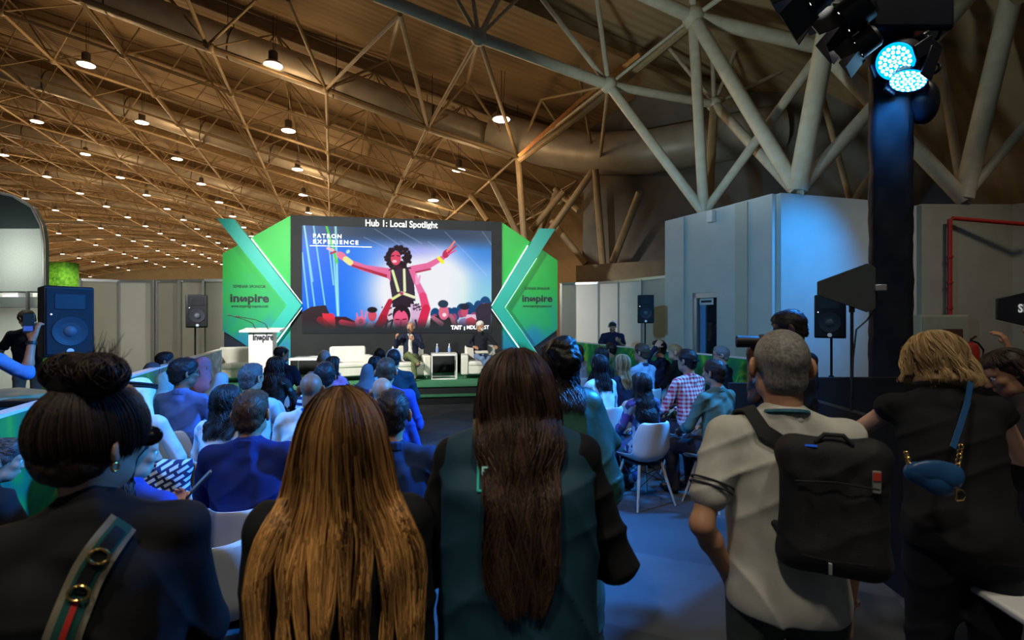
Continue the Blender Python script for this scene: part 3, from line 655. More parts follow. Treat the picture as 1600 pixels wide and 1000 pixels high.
# purlins: ribs hung right under the sheet
for j, t in enumerate(list(np.arange(6.5, 70, 6.7))):
    mb = MB(); V = []
    vv = np.linspace(-60, 13.5, 40)
    for v in vv:
        for dt, dz in ((-.12, 2.44), (.12, 2.44), (.12, 2.05), (-.12, 2.05)): V.append(G(v, t + dt, zb(v) + dz))
    mb.add(V, [(i * 4 + a, i * 4 + (a + 1) % 4, i * 4 + 4 + (a + 1) % 4, i * 4 + 4 + a) for i in range(39) for a in range(4)]); o = mb.build('trim_%d' % (j + 1), M_steelw, smooth=False); struct(o)
# ducts
M_duct = mottled('galvanised_duct', (.55, .49, .40), (.46, .41, .33), 2.5, .45, metal=.25)
M_band = mat('duct_band', (.04, .035, .03), .6)
for j, t in enumerate((19.4, 31.5, 44.5, 57.5, 71.0, 86.0, 101, 117, 133)):
    v1 = 7.3 if j == 0 else 8.5; r = .52 if j == 0 else .55; vv = np.linspace(-62, v1, 50)
    d = thing('air_duct', 'round galvanised air duct slung across the roof, %s in from the stage end' % ORD[j], 'air duct', (0, 0, 0), 0, 'air ducts under the roof')
    MB().tube([G(v, t, zb(v) + .95) for v in vv], r, 16 if j < 3 else 10).build('duct_pipe', M_duct, d)
    for v in (np.arange(-24, v1, 3.36) if j < 4 else ()):
        mb = MB(); p = G(v + .6, t, zb(v + .6) + .95); q = G(v + .64, t, zb(v + .64) + .95); mb.tube([p, q], r + .012, 16)
        for sg in (-1, 1): mb.tube([G(v + .6, t + sg * r, zb(v + .6) + .95), G(v + .6, t + sg * r, zb(v + .6) + 2.4)], .012, 4)
        mb.build('hanger_strap', M_band, d)
    if j == 0:
        mb = MB(); e = G(v1 - .9, t - r * .8, zb(v1 - .9) + .75); mb.tube([e, e + np.array([-.02, -.35, -.1])], [.25, .25], 20); mb.build('outlet_collar', M_duct, d)
        mb = MB(); mb.tube([e + np.array([-.02, -.36, -.1]), e + np.array([-.02, -.37, -.1])], [.18, .18], 20); mb.build('outlet_opening', M_band, d)
d = thing('air_duct', 'wide grey duct running along the gable behind the struts', 'air duct')
pts = [P(770, 205, 19.5), P(850, 228, 19.0), P(930, 240, 18.2), P(1010, 238, 17.2), P(1100, 222, 16.6), P(1220, 200, 16.2)]
MB().tube(pts, .72, 18).build('duct_pipe', M_duct, d)
# near roof members: heavy cream tubes, end points placed in space
M_pipe = M_steel
def strut(name, label, cat, segs, group=None, m=None):
    o = thing(name, label, cat, (0, 0, 0), 0, group)
    for (pt, r) in segs: MB().tube([P(*p) for p in pt], r, 14).build('tube', m or M_pipe, o)
    return o
N1 = (1083, 27, 12.2); N2 = (951, 133, 12.8); N3 = (1116, 163, 13.9); NA = (748, 58, 11.8); G1 = (1100, 333, 11.95); G2 = (1246, 298, 10.3); G3 = (1505, 311, 11.2)
top = P(590, -18, 10.6)
strut('roof_chord', 'thick cream tubular chord sloping across the top of the hall', 'roof chord', [([(585, -8, 10.9), NA], .13), ([NA, N2], .13), ([N2, N3], .11)])
strut('strut', 'cream strut from the chord joint down to the left block top', 'strut', [([N2, G1], .115)], 'raking struts')
strut('strut', 'upright cream strut standing on the left block top', 'strut', [([N1, G1], .125)], 'raking struts')
strut('strut', 'cream strut running from the upper joint down to the blue lit corner', 'strut', [([N1, G2], .15)], 'raking struts')
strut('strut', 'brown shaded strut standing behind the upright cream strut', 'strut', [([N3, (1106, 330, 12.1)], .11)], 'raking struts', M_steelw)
strut('strut', 'shaded strut crossing behind the others to the corner plinth', 'strut', [([N3, (1240, 296, 10.6)], .12)], 'raking struts')
strut('strut', 'long thin cream strut leaning up right from the left block top', 'strut', [([G1, (1275, 92, 11.2)], .105)], 'raking struts')
strut('strut', 'thickest cream strut rising from the blue lit corner beside the barn door lamps', 'strut', [([G2, (1306, -25, 9.9)], .19)], 'raking struts')
strut('strut', 'cream strut leaning right from the corner and passing behind the black column', 'strut', [([G2, (1385, 145, 10.6), (1525, -15, 11.2)], .14)], 'raking struts')
strut('strut', 'cream strut coming down behind the black column to the right plinth', 'strut', [([(1292, 84, 10.9), G3], .15)], 'raking struts')
strut('strut', 'thick cream strut rising from the right plinth to the frame top', 'strut', [([G3, (1584, -20, 11.0)], .19)], 'raking struts')
strut('strut', 'slim cream strut between the black column and the thick right strut', 'strut', [([G3, (1464, 60, 12.6)], .09)], 'raking struts')
strut('strut', 'cream strut leaning off to the right edge from the right plinth', 'strut', [([G3, (1640, 150, 10.8)], .10)], 'raking struts')
strut('tie_rod', 'cream tie rod running from the upper joint to the right', 'tie rod', [([N1, (1275, 72, 12.2)], .16)], 'tie rods')
strut('tie_rod', 'cream tie rod leading into the upper joint from the left', 'tie rod', [([(985, -18, 11.6), N1], .15)], 'tie rods')
strut('tie_rod', 'steep cream tie rod going up out of view above the upper joint', 'tie rod', [([N1, (1082, -30, 12.0)], .09)], 'tie rods')
strut('tie_rod', 'thin cream tie rod from the upper joint towards the frame top', 'tie rod', [([N1, (1150, -20, 11.6)], .06)], 'tie rods')
for i, (a, b_, r, lab) in enumerate([(N3, (1275, 85, 15.5), .05, 'thin rod rising right from the lower joint'), (N3, (1185, -10, 15.5), .05, 'thin rod rising steeply from the lower joint'), (N3, (1110, -10, 15), .06, 'upright rod above the lower joint'),
    ((1115, 160, 14), (1000, 20, 15.5), .05, 'thin rod crossing left above the lower joint'), ((1210, -10, 14), (1285, 120, 14), .06, 'thin dark rod behind the barn door lamps'), ((1278, 125, 13.5), (1330, 320, 12.5), .07, 'dark leaning rod behind the corner plinth'),
    ((1460, 62, 12.6), (1600, 5, 12.5), .05, 'thin rod near the top right'), ((1370, 260, 12.5), (1330, 318, 12.5), .08, 'short cream rod left of the black column'), (NA, (710, -8, 11.9), .05, 'thin rod above the chord joint, left'),
    (NA, (738, -8, 11.9), .05, 'thin rod above the chord joint, centre'), (NA, (782, -8, 12.2), .06, 'rod above the chord joint, leaning right'), (NA, (815, -8, 12.4), .04, 'thin rod above the chord joint, far right'), (N2, (842, -8, 13.0), .06, 'long rod leaning left above the chord end joint'),
    (N2, (932, -8, 12.9), .06, 'upright rod above the chord end joint'), ((951, 133, 12.8), (1083, 27, 12.3), .04, 'rod linking the two cream joints')]):
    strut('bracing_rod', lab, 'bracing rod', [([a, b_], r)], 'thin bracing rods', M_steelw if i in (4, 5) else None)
# joints
for q, r, lab in ((N1, .26, 'cream ball joint high beside the lamps'), (N2, .20, 'cream ball joint at the end of the thick chord'), (N3, .20, 'cream ball joint above the left block'), (NA, .20, 'cream ball joint on the thick chord')):
    tag(MB().ball(P(*q), r, 10).build('steel_joint', M_pipe), lab, 'steel joint', 'ball joints')
# bracing between the thick chord and the first truss
CB = [G(v, 18.0, zb(v)) for v in vn]; near = {round(v, 2): p for v, p in zip(vn, CB)}; b1, b2, b3, b4, b5 = CB[19], CB[20], CB[21], CB[22], CB[23]
TA = P(625, 22, 11.3)
br = thing('bracing_web', 'zigzag of tan tubes between the thick chord and the first truss', 'bracing')
T1, T2, T3 = P(606, 94, 18.5), P(730, 128, 18.0), P(846, 155, 17.6)
for a, c_, r in ((TA, b2, .05), (TA, b3, .06), (P(*NA), b3, .06), (P(*NA), b4, .06), (P(*N2), b4, .055), (P(*N2), b5, .055), (T1, b2, .045), (T1, b3, .045), (T1, TA, .06), (T2, b3, .05), (T2, b4, .05), (T2, P(*NA), .06), (T3, b4, .05), (T3, b5, .05), (T3, P(*N2), .05), (P(903, 103, 14), b5, .05), (P(606, 94, 18.5), P(330, 0, 18), .04), (P(323, 72, 16.0), P(290, -8, 14), .06), (P(323, 72, 16.0), P(400, 0, 15), .045), (P(509, 139, 17), P(450, 0, 14), .055)):
    MB().tube([a, c_], r, 8).build('tube', M_steelw, br)
tag(MB().tube([P(811, 243, 17.0), P(905, 158, 15), P(1000, 84, 13.2)], .075, 4).build('orange_beam', mottled('orange_paint', (.62, .24, .06), (.5, .18, .04), 8, .5)), 'orange painted square beam rising to the right under the roof', 'beam')
tag(MB().tube([P(812, 250, 17.4), P(905, 182, 15.5), P(1078, 40, 12.6)], .10, 8).build('ridge_tube', M_steelw), 'tan tube running parallel below the orange beam', 'beam')
# side columns of the first trusses (tan raking legs right of the screen)
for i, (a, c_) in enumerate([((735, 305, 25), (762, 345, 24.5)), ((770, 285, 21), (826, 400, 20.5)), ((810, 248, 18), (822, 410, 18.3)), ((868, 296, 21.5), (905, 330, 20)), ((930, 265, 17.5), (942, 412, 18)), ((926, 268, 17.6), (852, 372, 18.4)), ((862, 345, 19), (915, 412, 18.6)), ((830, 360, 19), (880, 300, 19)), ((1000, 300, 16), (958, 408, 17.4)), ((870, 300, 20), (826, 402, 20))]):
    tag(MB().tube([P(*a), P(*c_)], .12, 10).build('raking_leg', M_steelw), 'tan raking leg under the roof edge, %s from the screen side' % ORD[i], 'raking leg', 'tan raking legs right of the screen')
# side wall of the hall behind the struts
mb = MB(); pts = [P(900, 405, 17.9), P(1100, 390, 15.5), P(1400, 330, 13.6), P(1750, 300, 12.4)]
V = []
for p in pts: V += [np.array([p[0], p[1], 0]), np.array([p[0], p[1], CH + 1.9 + (0 if p[0] < 4 else 0)])]
V += [v_ + np.array([.05, .3, 0]) for v_ in V]
F = [(2 * i, 2 * i + 2, 2 * i + 3, 2 * i + 1) for i in range(3)] + [(8 + 2 * i + 1, 8 + 2 * i + 3, 8 + 2 * i + 2, 8 + 2 * i) for i in range(3)] + [(2 * i + 1, 2 * i + 3, 8 + 2 * i + 3, 8 + 2 * i + 1) for i in range(3)] + [(0, 1, 9, 8), (6, 14, 15, 7)]
struct(mb.add(V, F).build('wall_right', M_wall, smooth=False))
# gable cladding rising behind the struts
mb = MB(); a0, a1, a2, a3 = P(905, 500, 19.5), P(1160, 500, 17.0), P(1420, 500, 15.0), P(1900, 500, 13.0)
V = [];
for p, zt in ((a0, 8.6), (a1, 11.5), (a2, 13.5), (a3, 15)): V += [(p[0], p[1], 0), (p[0] + .1, p[1] - 1.0, zt)]
V2 = [(x + .1, y + .3, z) for x, y, z in V]; F = [(2 * i, 2 * i + 2, 2 * i + 3, 2 * i + 1) for i in range(3)] + [(8 + 2 * i + 1, 8 + 2 * i + 3, 8 + 2 * i + 2, 8 + 2 * i) for i in range(3)] + [(0, 1, 9, 8), (6, 14, 15, 7), (1, 3, 11, 9), (3, 5, 13, 11), (5, 7, 15, 13)]
struct(mb.add(V + V2, F).build('wall_gable', M_grey, smooth=False))
# ---------------------------------------------------------------- high-bay lamps
M_lens = mat('lamp_lens', (1.0, .93, .80), .4, emit=9); M_lampd = mat('lamp_housing', (.12, .10, .08), .5, .3); M_refl = mat('lamp_reflector', (.55, .5, .42), .35, .3)
lr = thing('ceiling_lamp', 'x', 'ceiling lamp', (0, 0, 0), 0, 'round high-bay lamps under the roof')
MB().lathe([(.12, .10), (.14, .12), (.14, .42), (.10, .46), (.03, .47)], 16).build('lamp_housing', M_lampd, lr)
MB().lathe([(.29, 0), (.30, .01), (.24, .09), (.13, .13), (.12, .13)], 24).build('reflector', M_refl, lr)
MB().lathe([(.01, -.012), (.27, -.012), (.28, .0), (.01, .01)], 18).build('lens', M_lens, lr)
mb = MB(); mb.tube([(0, 0, .45), (0, 0, 1.6)], .012, 5); mb.tube([(.06, 0, .45), (.12, 0, 1.6)], .008, 4); mb.build('hanger', M_band, lr)
first = True; nl = 0; cols = [5.2, -1.8, -8.8, -15.7, -22.7, -29.7, -36.6, -43.6, -50.6]
CN = ['right-hand wall', 'screen side', 'third', 'fourth', 'fifth', 'sixth', 'seventh', 'eighth', 'far left']
ldat = []
for j, v in enumerate(cols):
    zz = (6.8, 8.4, 9.9, 11.4, 12.3, 12.7, 12.5, 11.5, 9.8)[j] - .25
    for i in range(21):
        t = 17.6 + 6.0 * i - (1.7 if j == 0 else 0) + (.4 if j % 2 else 0); p = G(v, t, zz); px = 800 + p[0] / p[1] * 800; py = 500 - (p[2] - CH) / p[1] * 800
        if -15 < px < 1620 and -10 < py < 470: ldat.append((px, py, p, j, i))
for px, py, p, j, i in ldat:
    lab = 'round lit ceiling lamp, %s out in the %s row counted from the right' % (ORD[i], ORD[j])
    if first: o = lr; o.location = p; o['label'] = lab; first = False
    else: o = copy_tree(lr, p, 0, lab)
    if i < 9 or (i % 2 == 0):
        d = bpy.data.lights.new('roof_fill_light', 'POINT'); d.energy = (95 if j == 0 else 170) if i < 2 else 215 if i < 9 else 300; d.color = (1.0, .66, .34); d.shadow_soft_size = .45  # warm fill added below the lamp to brighten the roof
        lo = bpy.data.objects.new('roof_fill_light', d); COL.objects.link(lo); lo.location = p + np.array([0, 0, -1.5])
# wall washers on the far wall
for x, c_ in ((222, (.6, 1, .3)), (270, (.7, 1, .3)), (322, (1, .75, .4)), (165, (1, .75, .4))):
    p = G(0, 0, 0); D = 132.; p = P(x, 418, D); lamp('wall_washer_light', 'SPOT', p, 900, c_, p + np.array([0, 6, -6]), .3, 60)
# ---------------------------------------------------------------- stage and screen (a = along the screen, b = away from the camera)
O = np.array([-3.04, 13.87, 0]); E1 = np.array([4.94, .85, 0]) / 5.0126; E2 = np.array([-E1[1], E1[0], 0]); SROT = math.atan2(E1[1], E1[0])
def S(a, b, z): return O + a * E1 + b * E2 + np.array([0, 0, z])
def SZ(a, b, z): return S(a, b, z)
def hit(px, py, b):
    """where the view ray through a photo point meets the stage plane at depth b"""
    d = np.array([(px - 800) / 800, 1, (500 - py) / 800]); c = np.array([0, 0, CH]); k = ((O + b * E2 - c) @ E2) / (d @ E2); p = c + k * d
    return float((p - O) @ E1), float(p[2])
M_dark = mottled('black_stage_cloth', (.011, .014, .016), (.015, .018, .020), 3, .8); M_green = mottled('green_stage_carpet', (.045, .21, .10), (.05, .25, .12), 9, .9, .2, 200)
Rs = rzm(SROT)
st = thing('stage', 'low two-step stage with green carpet top and dark risers', 'stage')
def sbox(a0, a1, b0, b1, z0, z1): return MB().box(S((a0 + a1) / 2, (b0 + b1) / 2, (z0 + z1) / 2), (a1 - a0, b1 - b0, z1 - z0), Rs)
sbox(-4.6, 4.15, -2.92, .9, 0, .335).build('platform', M_dark, st, False)
sbox(-4.6, 4.15, -2.95, .9, .335, .35).build('carpet', M_green, st, False)
sb = sbox(-4.6, 4.15, -3.25, -2.93, 0, .165).build('step', M_dark, st, False); sbox(-4.6, 4.15, -3.28, -2.93, .165, .178).build('tread', M_green, sb, False)
# screen surround
scn = thing('led_screen', 'large lit screen in a black surround showing a concert picture', 'screen')
mb = MB(); fr = [(-2.80, 4.54), (2.80, 4.54), (2.80, .35), (-2.80, .35)]
mb.prism(fr, SZ, .02, .55); mb.build('surround', M_dark, scn, False)
# picture: coloured point by point, the picture is given in photo coordinates
def paint(x, y):
    n = len(x); C = np.zeros((n, 3)); sm = lambda e0, e1, t: (lambda u: u * u * (3 - 2 * u))(np.clip((t - e0) / (e1 - e0), 0, 1))
    def mix(m, c): nonlocal C; m = np.clip(m, 0, 1)[:, None]; C = C * (1 - m) + np.array(c) / 255. * m
    top_, bot = 352 + (x - 472) * .0304, 522 - (x - 472) * .0135; v = (y - top_) / (bot - top_); u = (x - 472) / 296
    C[:] = np.array([8, 110, 245]) / 255.
    mix(sm(.1, .45, u) * .9, (110, 160, 245)); g = np.exp(-(((x - 655) / 75.) ** 2 + ((y - 455) / 62.) ** 2)); mix(sm(.05, .75, g * 1.5), (238, 240, 246))
    mix(sm(.72, 1, u) * sm(.15, .75, v) * .75, (150, 225, 215)); mix(sm(.7, 1, u) * (1 - sm(.15, .45, v)) * .8, (30, 120, 200))
    mix(np.exp(-(((x - 640) / 45.) ** 2 + ((y - 392) / 12.) ** 2)) * .6, (150, 150, 240))
    mix((1 - sm(.05, .22, v)) * sm(.0, .22, u) * .95, (62, 75, 100)); mix((1 - sm(.0, .2, v)) * .5, (50, 70, 90))
    def seg(x0, y0, x1, y1, w0, w1, c, a=1., soft=1.2):
        L = (x1 - x0) ** 2 + (y1 - y0) ** 2; t = np.clip(((x - x0) * (x1 - x0) + (y - y0) * (y1 - y0)) / L, 0, 1); d = np.hypot(x - x0 - t * (x1 - x0), y - y0 - t * (y1 - y0)) - (w0 + (w1 - w0) * t); mix(a * (1 - sm(-soft / 2, soft / 2, d)), c)
    def el(cx, cy, rx_, ry_, c, a=1., rot=0, soft=1.2):
        X, Y = x - cx, y - cy; X, Y = X * math.cos(rot) + Y * math.sin(rot), -X * math.sin(rot) + Y * math.cos(rot); d = (np.sqrt((X / rx_) ** 2 + (Y / ry_) ** 2) - 1) * min(rx_, ry_); mix(a * (1 - sm(-soft / 2, soft / 2, d)), c)
    def poly(pts, c, a=1.):
        ins = np.zeros(n, bool); P_ = pts + [pts[0]]
        for (x0, y0), (x1, y1) in zip(P_[:-1], P_[1:]):
            cnd = (y0 > y) != (y1 > y); xi = (x1 - x0) * (y - y0) / ((y1 - y0) or 1e-9) + x0; ins ^= cnd & (x < xi)
        mix(ins * a, c)
    for x0, y0, x1, y1, w in ((475, 353, 487, 440, .8), (472, 395, 481, 485, 1), (475, 353, 490, 484, 1), (488, 353, 504, 478, 1), (508, 370, 516, 445, 1), (515, 380, 522, 493, 1.3), (519, 353, 523, 493, 1.6)): seg(x0, y0, x1, y1, w, w, (170, 245, 235), .85, 1.8)
    seg(506, 353, 521, 410, 1.6, 1.8, (80, 220, 60), .9)
    for x0, y0, x1, y1 in ((560, 370, 597, 388), (576, 357, 645, 402), (616, 376, 660, 405), (660, 377, 730, 425), (688, 362, 760, 430), (752, 362, 768, 382), (600, 352, 650, 380)): seg(x0, y0, x1, y1, .5, .6, (205, 215, 250), .4, 1.5)
    # crowd along the bottom
    dk = (42, 40, 50)
    for cx, cy, r in ((704, 490, 9), (716, 484, 9), (728, 483, 10), (745, 478, 8), (757, 474, 10), (763, 480, 9), (738, 490, 12), (695, 488, 7), (672, 490, 8)): el(cx, cy, r, r * 1.2, (20, 70, 120)); el(cx - 1, cy + 5, r * .6, r * .7, (190, 70, 110), .8)
    poly([(742, 522), (740, 482), (748, 474), (768, 472), (768, 522)], (52, 44, 60))
    poly([(662, 522), (664, 496), (680, 490), (708, 500), (716, 522)], (44, 44, 48)); el(686, 487, 8.5, 12, (225, 110, 140)); el(685, 474, 8.5, 6, (40, 60, 80)); el(687, 491, 3.4, 3, (250, 225, 235)); seg(668, 495, 682, 505, 3, 4, (180, 105, 130)); seg(698, 492, 704, 505, 3, 4, (175, 100, 125))
    el(721, 486, 6, 8, (200, 80, 110)); el(721, 478, 8, 5, (30, 40, 60)); poly([(708, 508), (714, 497), (724, 495), (728, 508)], (150, 130, 190)); el(732, 502, 9, 9, (215, 70, 95)); poly([(722, 497), (725, 490), (740, 490), (742, 499), (733, 494)], (225, 190, 215))
    poly([(472, 522), (472, 488), (484, 480), (505, 477), (509, 488), (515, 500), (520, 522)], (48, 30, 40)); poly([(500, 490), (515, 490), (520, 498), (524, 508), (520, 514), (508, 516), (502, 505)], (235, 45, 65)); seg(497, 500, 512, 514, 5, 5, (170, 25, 40), .8)
    poly([(518, 495), (534, 495), (552, 505), (545, 520), (520, 520)], (60, 20, 28)); seg(528, 504, 548, 508, 4.5, 3.5, (225, 50, 80)); el(555, 503, 8, 8.5, (235, 110, 150)); seg(551, 498, 550, 490, 1.4, 1.2, (235, 120, 160)); seg(558, 496, 557, 485, 1.4, 1.2, (235, 120, 160)); seg(562, 498, 564, 487, 1.4, 1.2, (235, 130, 170)); el(556, 502, 3.5, 4, (150, 60, 90), .6)
    el(573, 493, 6.5, 9, (215, 75, 100)); el(573, 484, 7.5, 4.5, (22, 22, 26)); poly([(562, 512), (568, 502), (574, 504), (574, 513)], (190, 170, 230))
    # the raised figure
    pk, pk2 = (232, 110, 160), (165, 25, 50)
    seg(542, 411, 562, 419, 4.5, 5, pk); seg(562, 419, 600, 427, 5, 8, pk); seg(544, 415, 600, 433, 1.8, 2.5, pk2, .8); el(528, 400, 9, 5.5, (240, 120, 160), 1, .7); seg(515, 391, 508, 388, 2.6, 2.2, (245, 190, 205)); seg(519, 393, 512, 396, 1.6, 1.4, (190, 40, 70)); seg(534, 405, 540, 410, 4.6, 4.6, (240, 235, 150))
    seg(634, 421, 660, 415, 6, 4.8, pk); seg(660, 415, 685, 402, 4.8, 3.6, pk); seg(636, 426, 664, 420, 1.4, 1.4, pk2, .8); el(690, 396, 5.5, 7.5, (190, 50, 90), 1, .6); seg(692, 392, 704, 377, 1.8, 1.4, (250, 130, 120)); seg(694, 394, 706, 384, 1.5, 1.3, (200, 40, 70)); seg(694, 397, 705, 391, 1.4, 1.2, (230, 80, 140)); seg(678, 403, 684, 409, 2.8, 2.8, (248, 240, 60))
    poly([(598, 421), (606, 416), (632, 417), (640, 428), (638, 445), (640, 470), (604, 470), (600, 445)], (58, 46, 62)); poly([(597, 424), (601, 421), (601, 440), (595, 432)], pk); poly([(629, 420), (636, 419), (643, 430), (638, 444)], pk)
    rq = np.random.RandomState(8)
    for q in range(150):
        a = rq.uniform(0, 6.28); rr = 3 + 16 * rq.rand() ** .5; el(613 + rr * math.cos(a) * 1.05, 403 + rr * .95 * math.sin(a) - 1, 2.6, 2.3, (38, 22, 32), .95)
    el(609, 403, 8, 11, (225, 75, 105)); el(607, 408, 3.6, 2.2, (250, 200, 215)); seg(602, 400, 606, 399, .9, .9, (110, 20, 45)); seg(611, 399, 615, 400, .9, .9, (110, 20, 45)); el(613, 417, 6, 3, (70, 25, 45))
    seg(604, 423, 613, 454, 2, 2.2, (232, 240, 180)); seg(622, 421, 623, 454, 2, 2.2, (232, 240, 190)); seg(602, 468, 618, 458, 2.2, 2.2, (225, 235, 150)); seg(618, 457, 638, 464, 2.2, 2.2, (235, 240, 190)); el(618, 458, 3, 2.4, (180, 60, 110))
    poly([(602, 470), (618, 461), (636, 468), (640, 480), (600, 480)], (45, 32, 46))
    poly([(584, 518), (592, 476), (604, 474), (602, 522)], (225, 205, 225)); poly([(632, 474), (646, 476), (654, 492), (650, 522), (634, 522)], (215, 180, 215))
    for q in range(30): el(588 + (q * 7.3) % 15, 480 + (q * 5.1) % 30, 1, 1.3, (50, 34, 48), .85); el(636 + (q * 4.7) % 13, 474 + (q * 3.1) % 10, .9, 1.1, (50, 34, 48), .85)
    for xx in (596, 604, 640, 648): seg(xx, 500, xx - 5 * (1 if xx < 620 else -1), 520, 1.6, 2, (45, 32, 50), .9)
    seg(642, 440, 652, 462, 4, 6, (230, 110, 165)); seg(652, 462, 657, 482, 6, 7, (230, 70, 120)); seg(657, 482, 650, 505, 7, 7, (215, 40, 80)); seg(643, 441, 641, 430, 3.4, 1.6, (240, 160, 200)); seg(645, 440, 647, 431, 1.8, 1.4, (240, 160, 200)); seg(588, 498, 600, 470, 6, 3.5, (190, 35, 65)); seg(580, 515, 590, 497, 7, 6, (160, 30, 50))
    el(618, 492, 14, 16, (38, 24, 32)); el(617, 499, 11.5, 15, (238, 90, 135)); seg(609, 499, 614, 499, 1, 1, (120, 20, 50)); seg(620, 499, 625, 498, 1, 1, (120, 20, 50)); seg(617, 500, 617, 506, 1.2, 1.6, (200, 50, 90)); el(617, 511, 4, 1.5, (140, 20, 45)); poly([(606, 488), (612, 481), (618, 488), (624, 481), (629, 490), (630, 484), (617, 476), (605, 483)], (38, 24, 32))
    mix(sm(.84, .97, v), (44, 48, 52))
    el(537, 393, 2.6, 3.4, (200, 240, 215), .9, .6)
    return C
nx, ny = 520, 300; A0, z00 = hit(472, 352, 0); A1, _ = hit(768, 361, 0); zt_, zb_ = 4.275, 1.435
xs = np.linspace(A0, A1, nx); zs = np.linspace(zb_, zt_, ny); XX, ZZ = np.meshgrid(xs, zs); pts = np.array([O] * 1) + XX.reshape(-1, 1) * E1 + np.stack([0 * ZZ.ravel(), 0 * ZZ.ravel(), ZZ.ravel()], 1)
fu = (XX.ravel() - A0) / (A1 - A0); fv = (ZZ.ravel() - zb_) / (zt_ - zb_)
# picture coordinates: the picture is painted in the frame (472..768, 352..522), corrected for the perspective across the screen
wu = (fu / 14.3) / (fu / 14.3 + (1 - fu) / 13.45); wu = np.clip(fu, 0, 1) * (1 / 14.35) / (fu / 14.35 + (1 - fu) / 13.42); ppx = 472 + 296 * wu
ppy = (522 - (ppx - 472) * .0135) * (1 - fv) + (352 + (ppx - 472) * .0304) * fv
cc = paint(ppx, ppy); lin = np.where(cc <= .04045, cc / 12.92, ((cc + .055) / 1.055) ** 2.4)
ii = np.arange(ny - 1)[:, None] * nx; jj = np.arange(nx - 1)[None, :]; Q = np.stack([ii + jj, ii + jj + 1, ii + nx + jj + 1, ii + nx + jj], -1).reshape(-1, 4)
M_scr = mat('screen_picture', (0, 0, 0), .4); nt, b = nodes(M_scr); at = N(nt, 'ShaderNodeVertexColor', layer_name='Col'); nt.links.new(at.outputs['Color'], b.inputs['Emission Color']); b.inputs['Emission Strength'].default_value = 1.0; b.inputs['Specular IOR Level'].default_value = .1
o = mesh_np('screen_picture', pts, Q, M_scr, scn); ca = o.data.color_attributes.new('Col', 'FLOAT_COLOR', 'POINT'); ca.data.foreach_set('color', np.concatenate([lin, np.ones((len(lin), 1))], 1).astype(np.float32).ravel())
M_wt = mat('white_lettering', (.9, .9, .92), .5, emit=.85); M_bt = mat('black_lettering', (.01, .015, .03), .6); M_wl = mat('pale_lettering', (.75, .78, .8), .5, emit=.35)
def stext(name, body, px0, px1, pyb, h, m, parent, bold=.02, b_=-.012, space=1.0, sx=None):
    a0, z = hit(px0, pyb, b_); a1, _ = hit(px1, pyb, b_); t = text(name, body, h, m, (0, 0, 0), bold=bold, align='LEFT', space=space)
    w = max(v.co.x for v in t.data.vertices) - min(v.co.x for v in t.data.vertices); x0 = min(v.co.x for v in t.data.vertices); k = (a1 - a0) / w
    for v in t.data.vertices:
        q = S(a0 + (v.co.x - x0) * k, b_ + v.co.y * 0 - v.co.z * 0, z); y_, th = v.co.z, v.co.y; p = S(a0 + (v.co.x - x0) * k, b_ + th * 1.0, z + y_); v.co = p
    t.parent = parent; return t
stext('slide_title', 'PATRON', 489.5, 533.5, 371.2, .15, M_wt, scn, .018, -.012, 1.35); stext('slide_title', 'EXPERIENCE', 489.5, 560, 380.4, .15, M_wt, scn, .018, -.012, 1.35)
a0, z0_ = hit(484, 383.2, -.01); a1, z1_ = hit(581, 384.5, -.01); MB().box(S((a0 + a1) / 2, -.012, z0_ - .01), (a1 - a0, .006, .016), Rs).build('slide_rule', M_wt, scn, False)
stext('slide_logo', 'TAIT', 704.5, 721.5, 514.5, .145, M_wt, scn, .045); stext('slide_logo', '|', 725, 726.5, 514.5, .11, M_wt, scn, 0); stext('slide_logo', 'MDLBEAST', 729.5, 764, 514.2, .145, M_wt, scn, .015)
stext('stage_title', 'Hub 1: Local Spotlight', 571, 684, 353.0, .245, M_wl, scn, .022, .008)
# side wings
M_wing = mat('wing_print', (.02, .4, .12), .55); nt, b = nodes(M_wing); tc = N(nt, 'ShaderNodeTexCoord'); sx_ = N(nt, 'ShaderNodeSeparateXYZ'); nt.links.new(tc.outputs['Object'], sx_.inputs[0])
nz = N(nt, 'ShaderNodeTexNoise', Scale=.9, Detail=1, Distortion=1.5); nt.links.new(tc.outputs['Object'], nz.inputs['Vector'])
ma = N(nt, 'ShaderNodeMath', operation='MULTIPLY_ADD'); nt.links.new(nz.outputs['Fac'], ma.inputs[0]); ma.inputs[1].default_value = 1.6; nt.links.new(sx_.outputs['Z'], ma.inputs[2])
mr = N(nt, 'ShaderNodeMapRange'); nt.links.new(ma.outputs[0], mr.inputs['Value']); mr.inputs['From Min'].default_value = 1.0; mr.inputs['From Max'].default_value = 5.6
nt.links.new(ramp(nt, mr.outputs[0], [(0, (.0, .10, .42)), (.22, (.0, .22, .34)), (.34, (.0, .33, .13)), (.6, (.0, .38, .05)), (1, (.02, .42, .05))]), b.inputs['Base Color'])
M_teal = mottled('teal_chevron', (.0, .36, .30), (.0, .40, .34), 1.2, .5); M_led = mat('led_edge', (.75, 1, .9), .4, emit=2.2)
logo_w = []
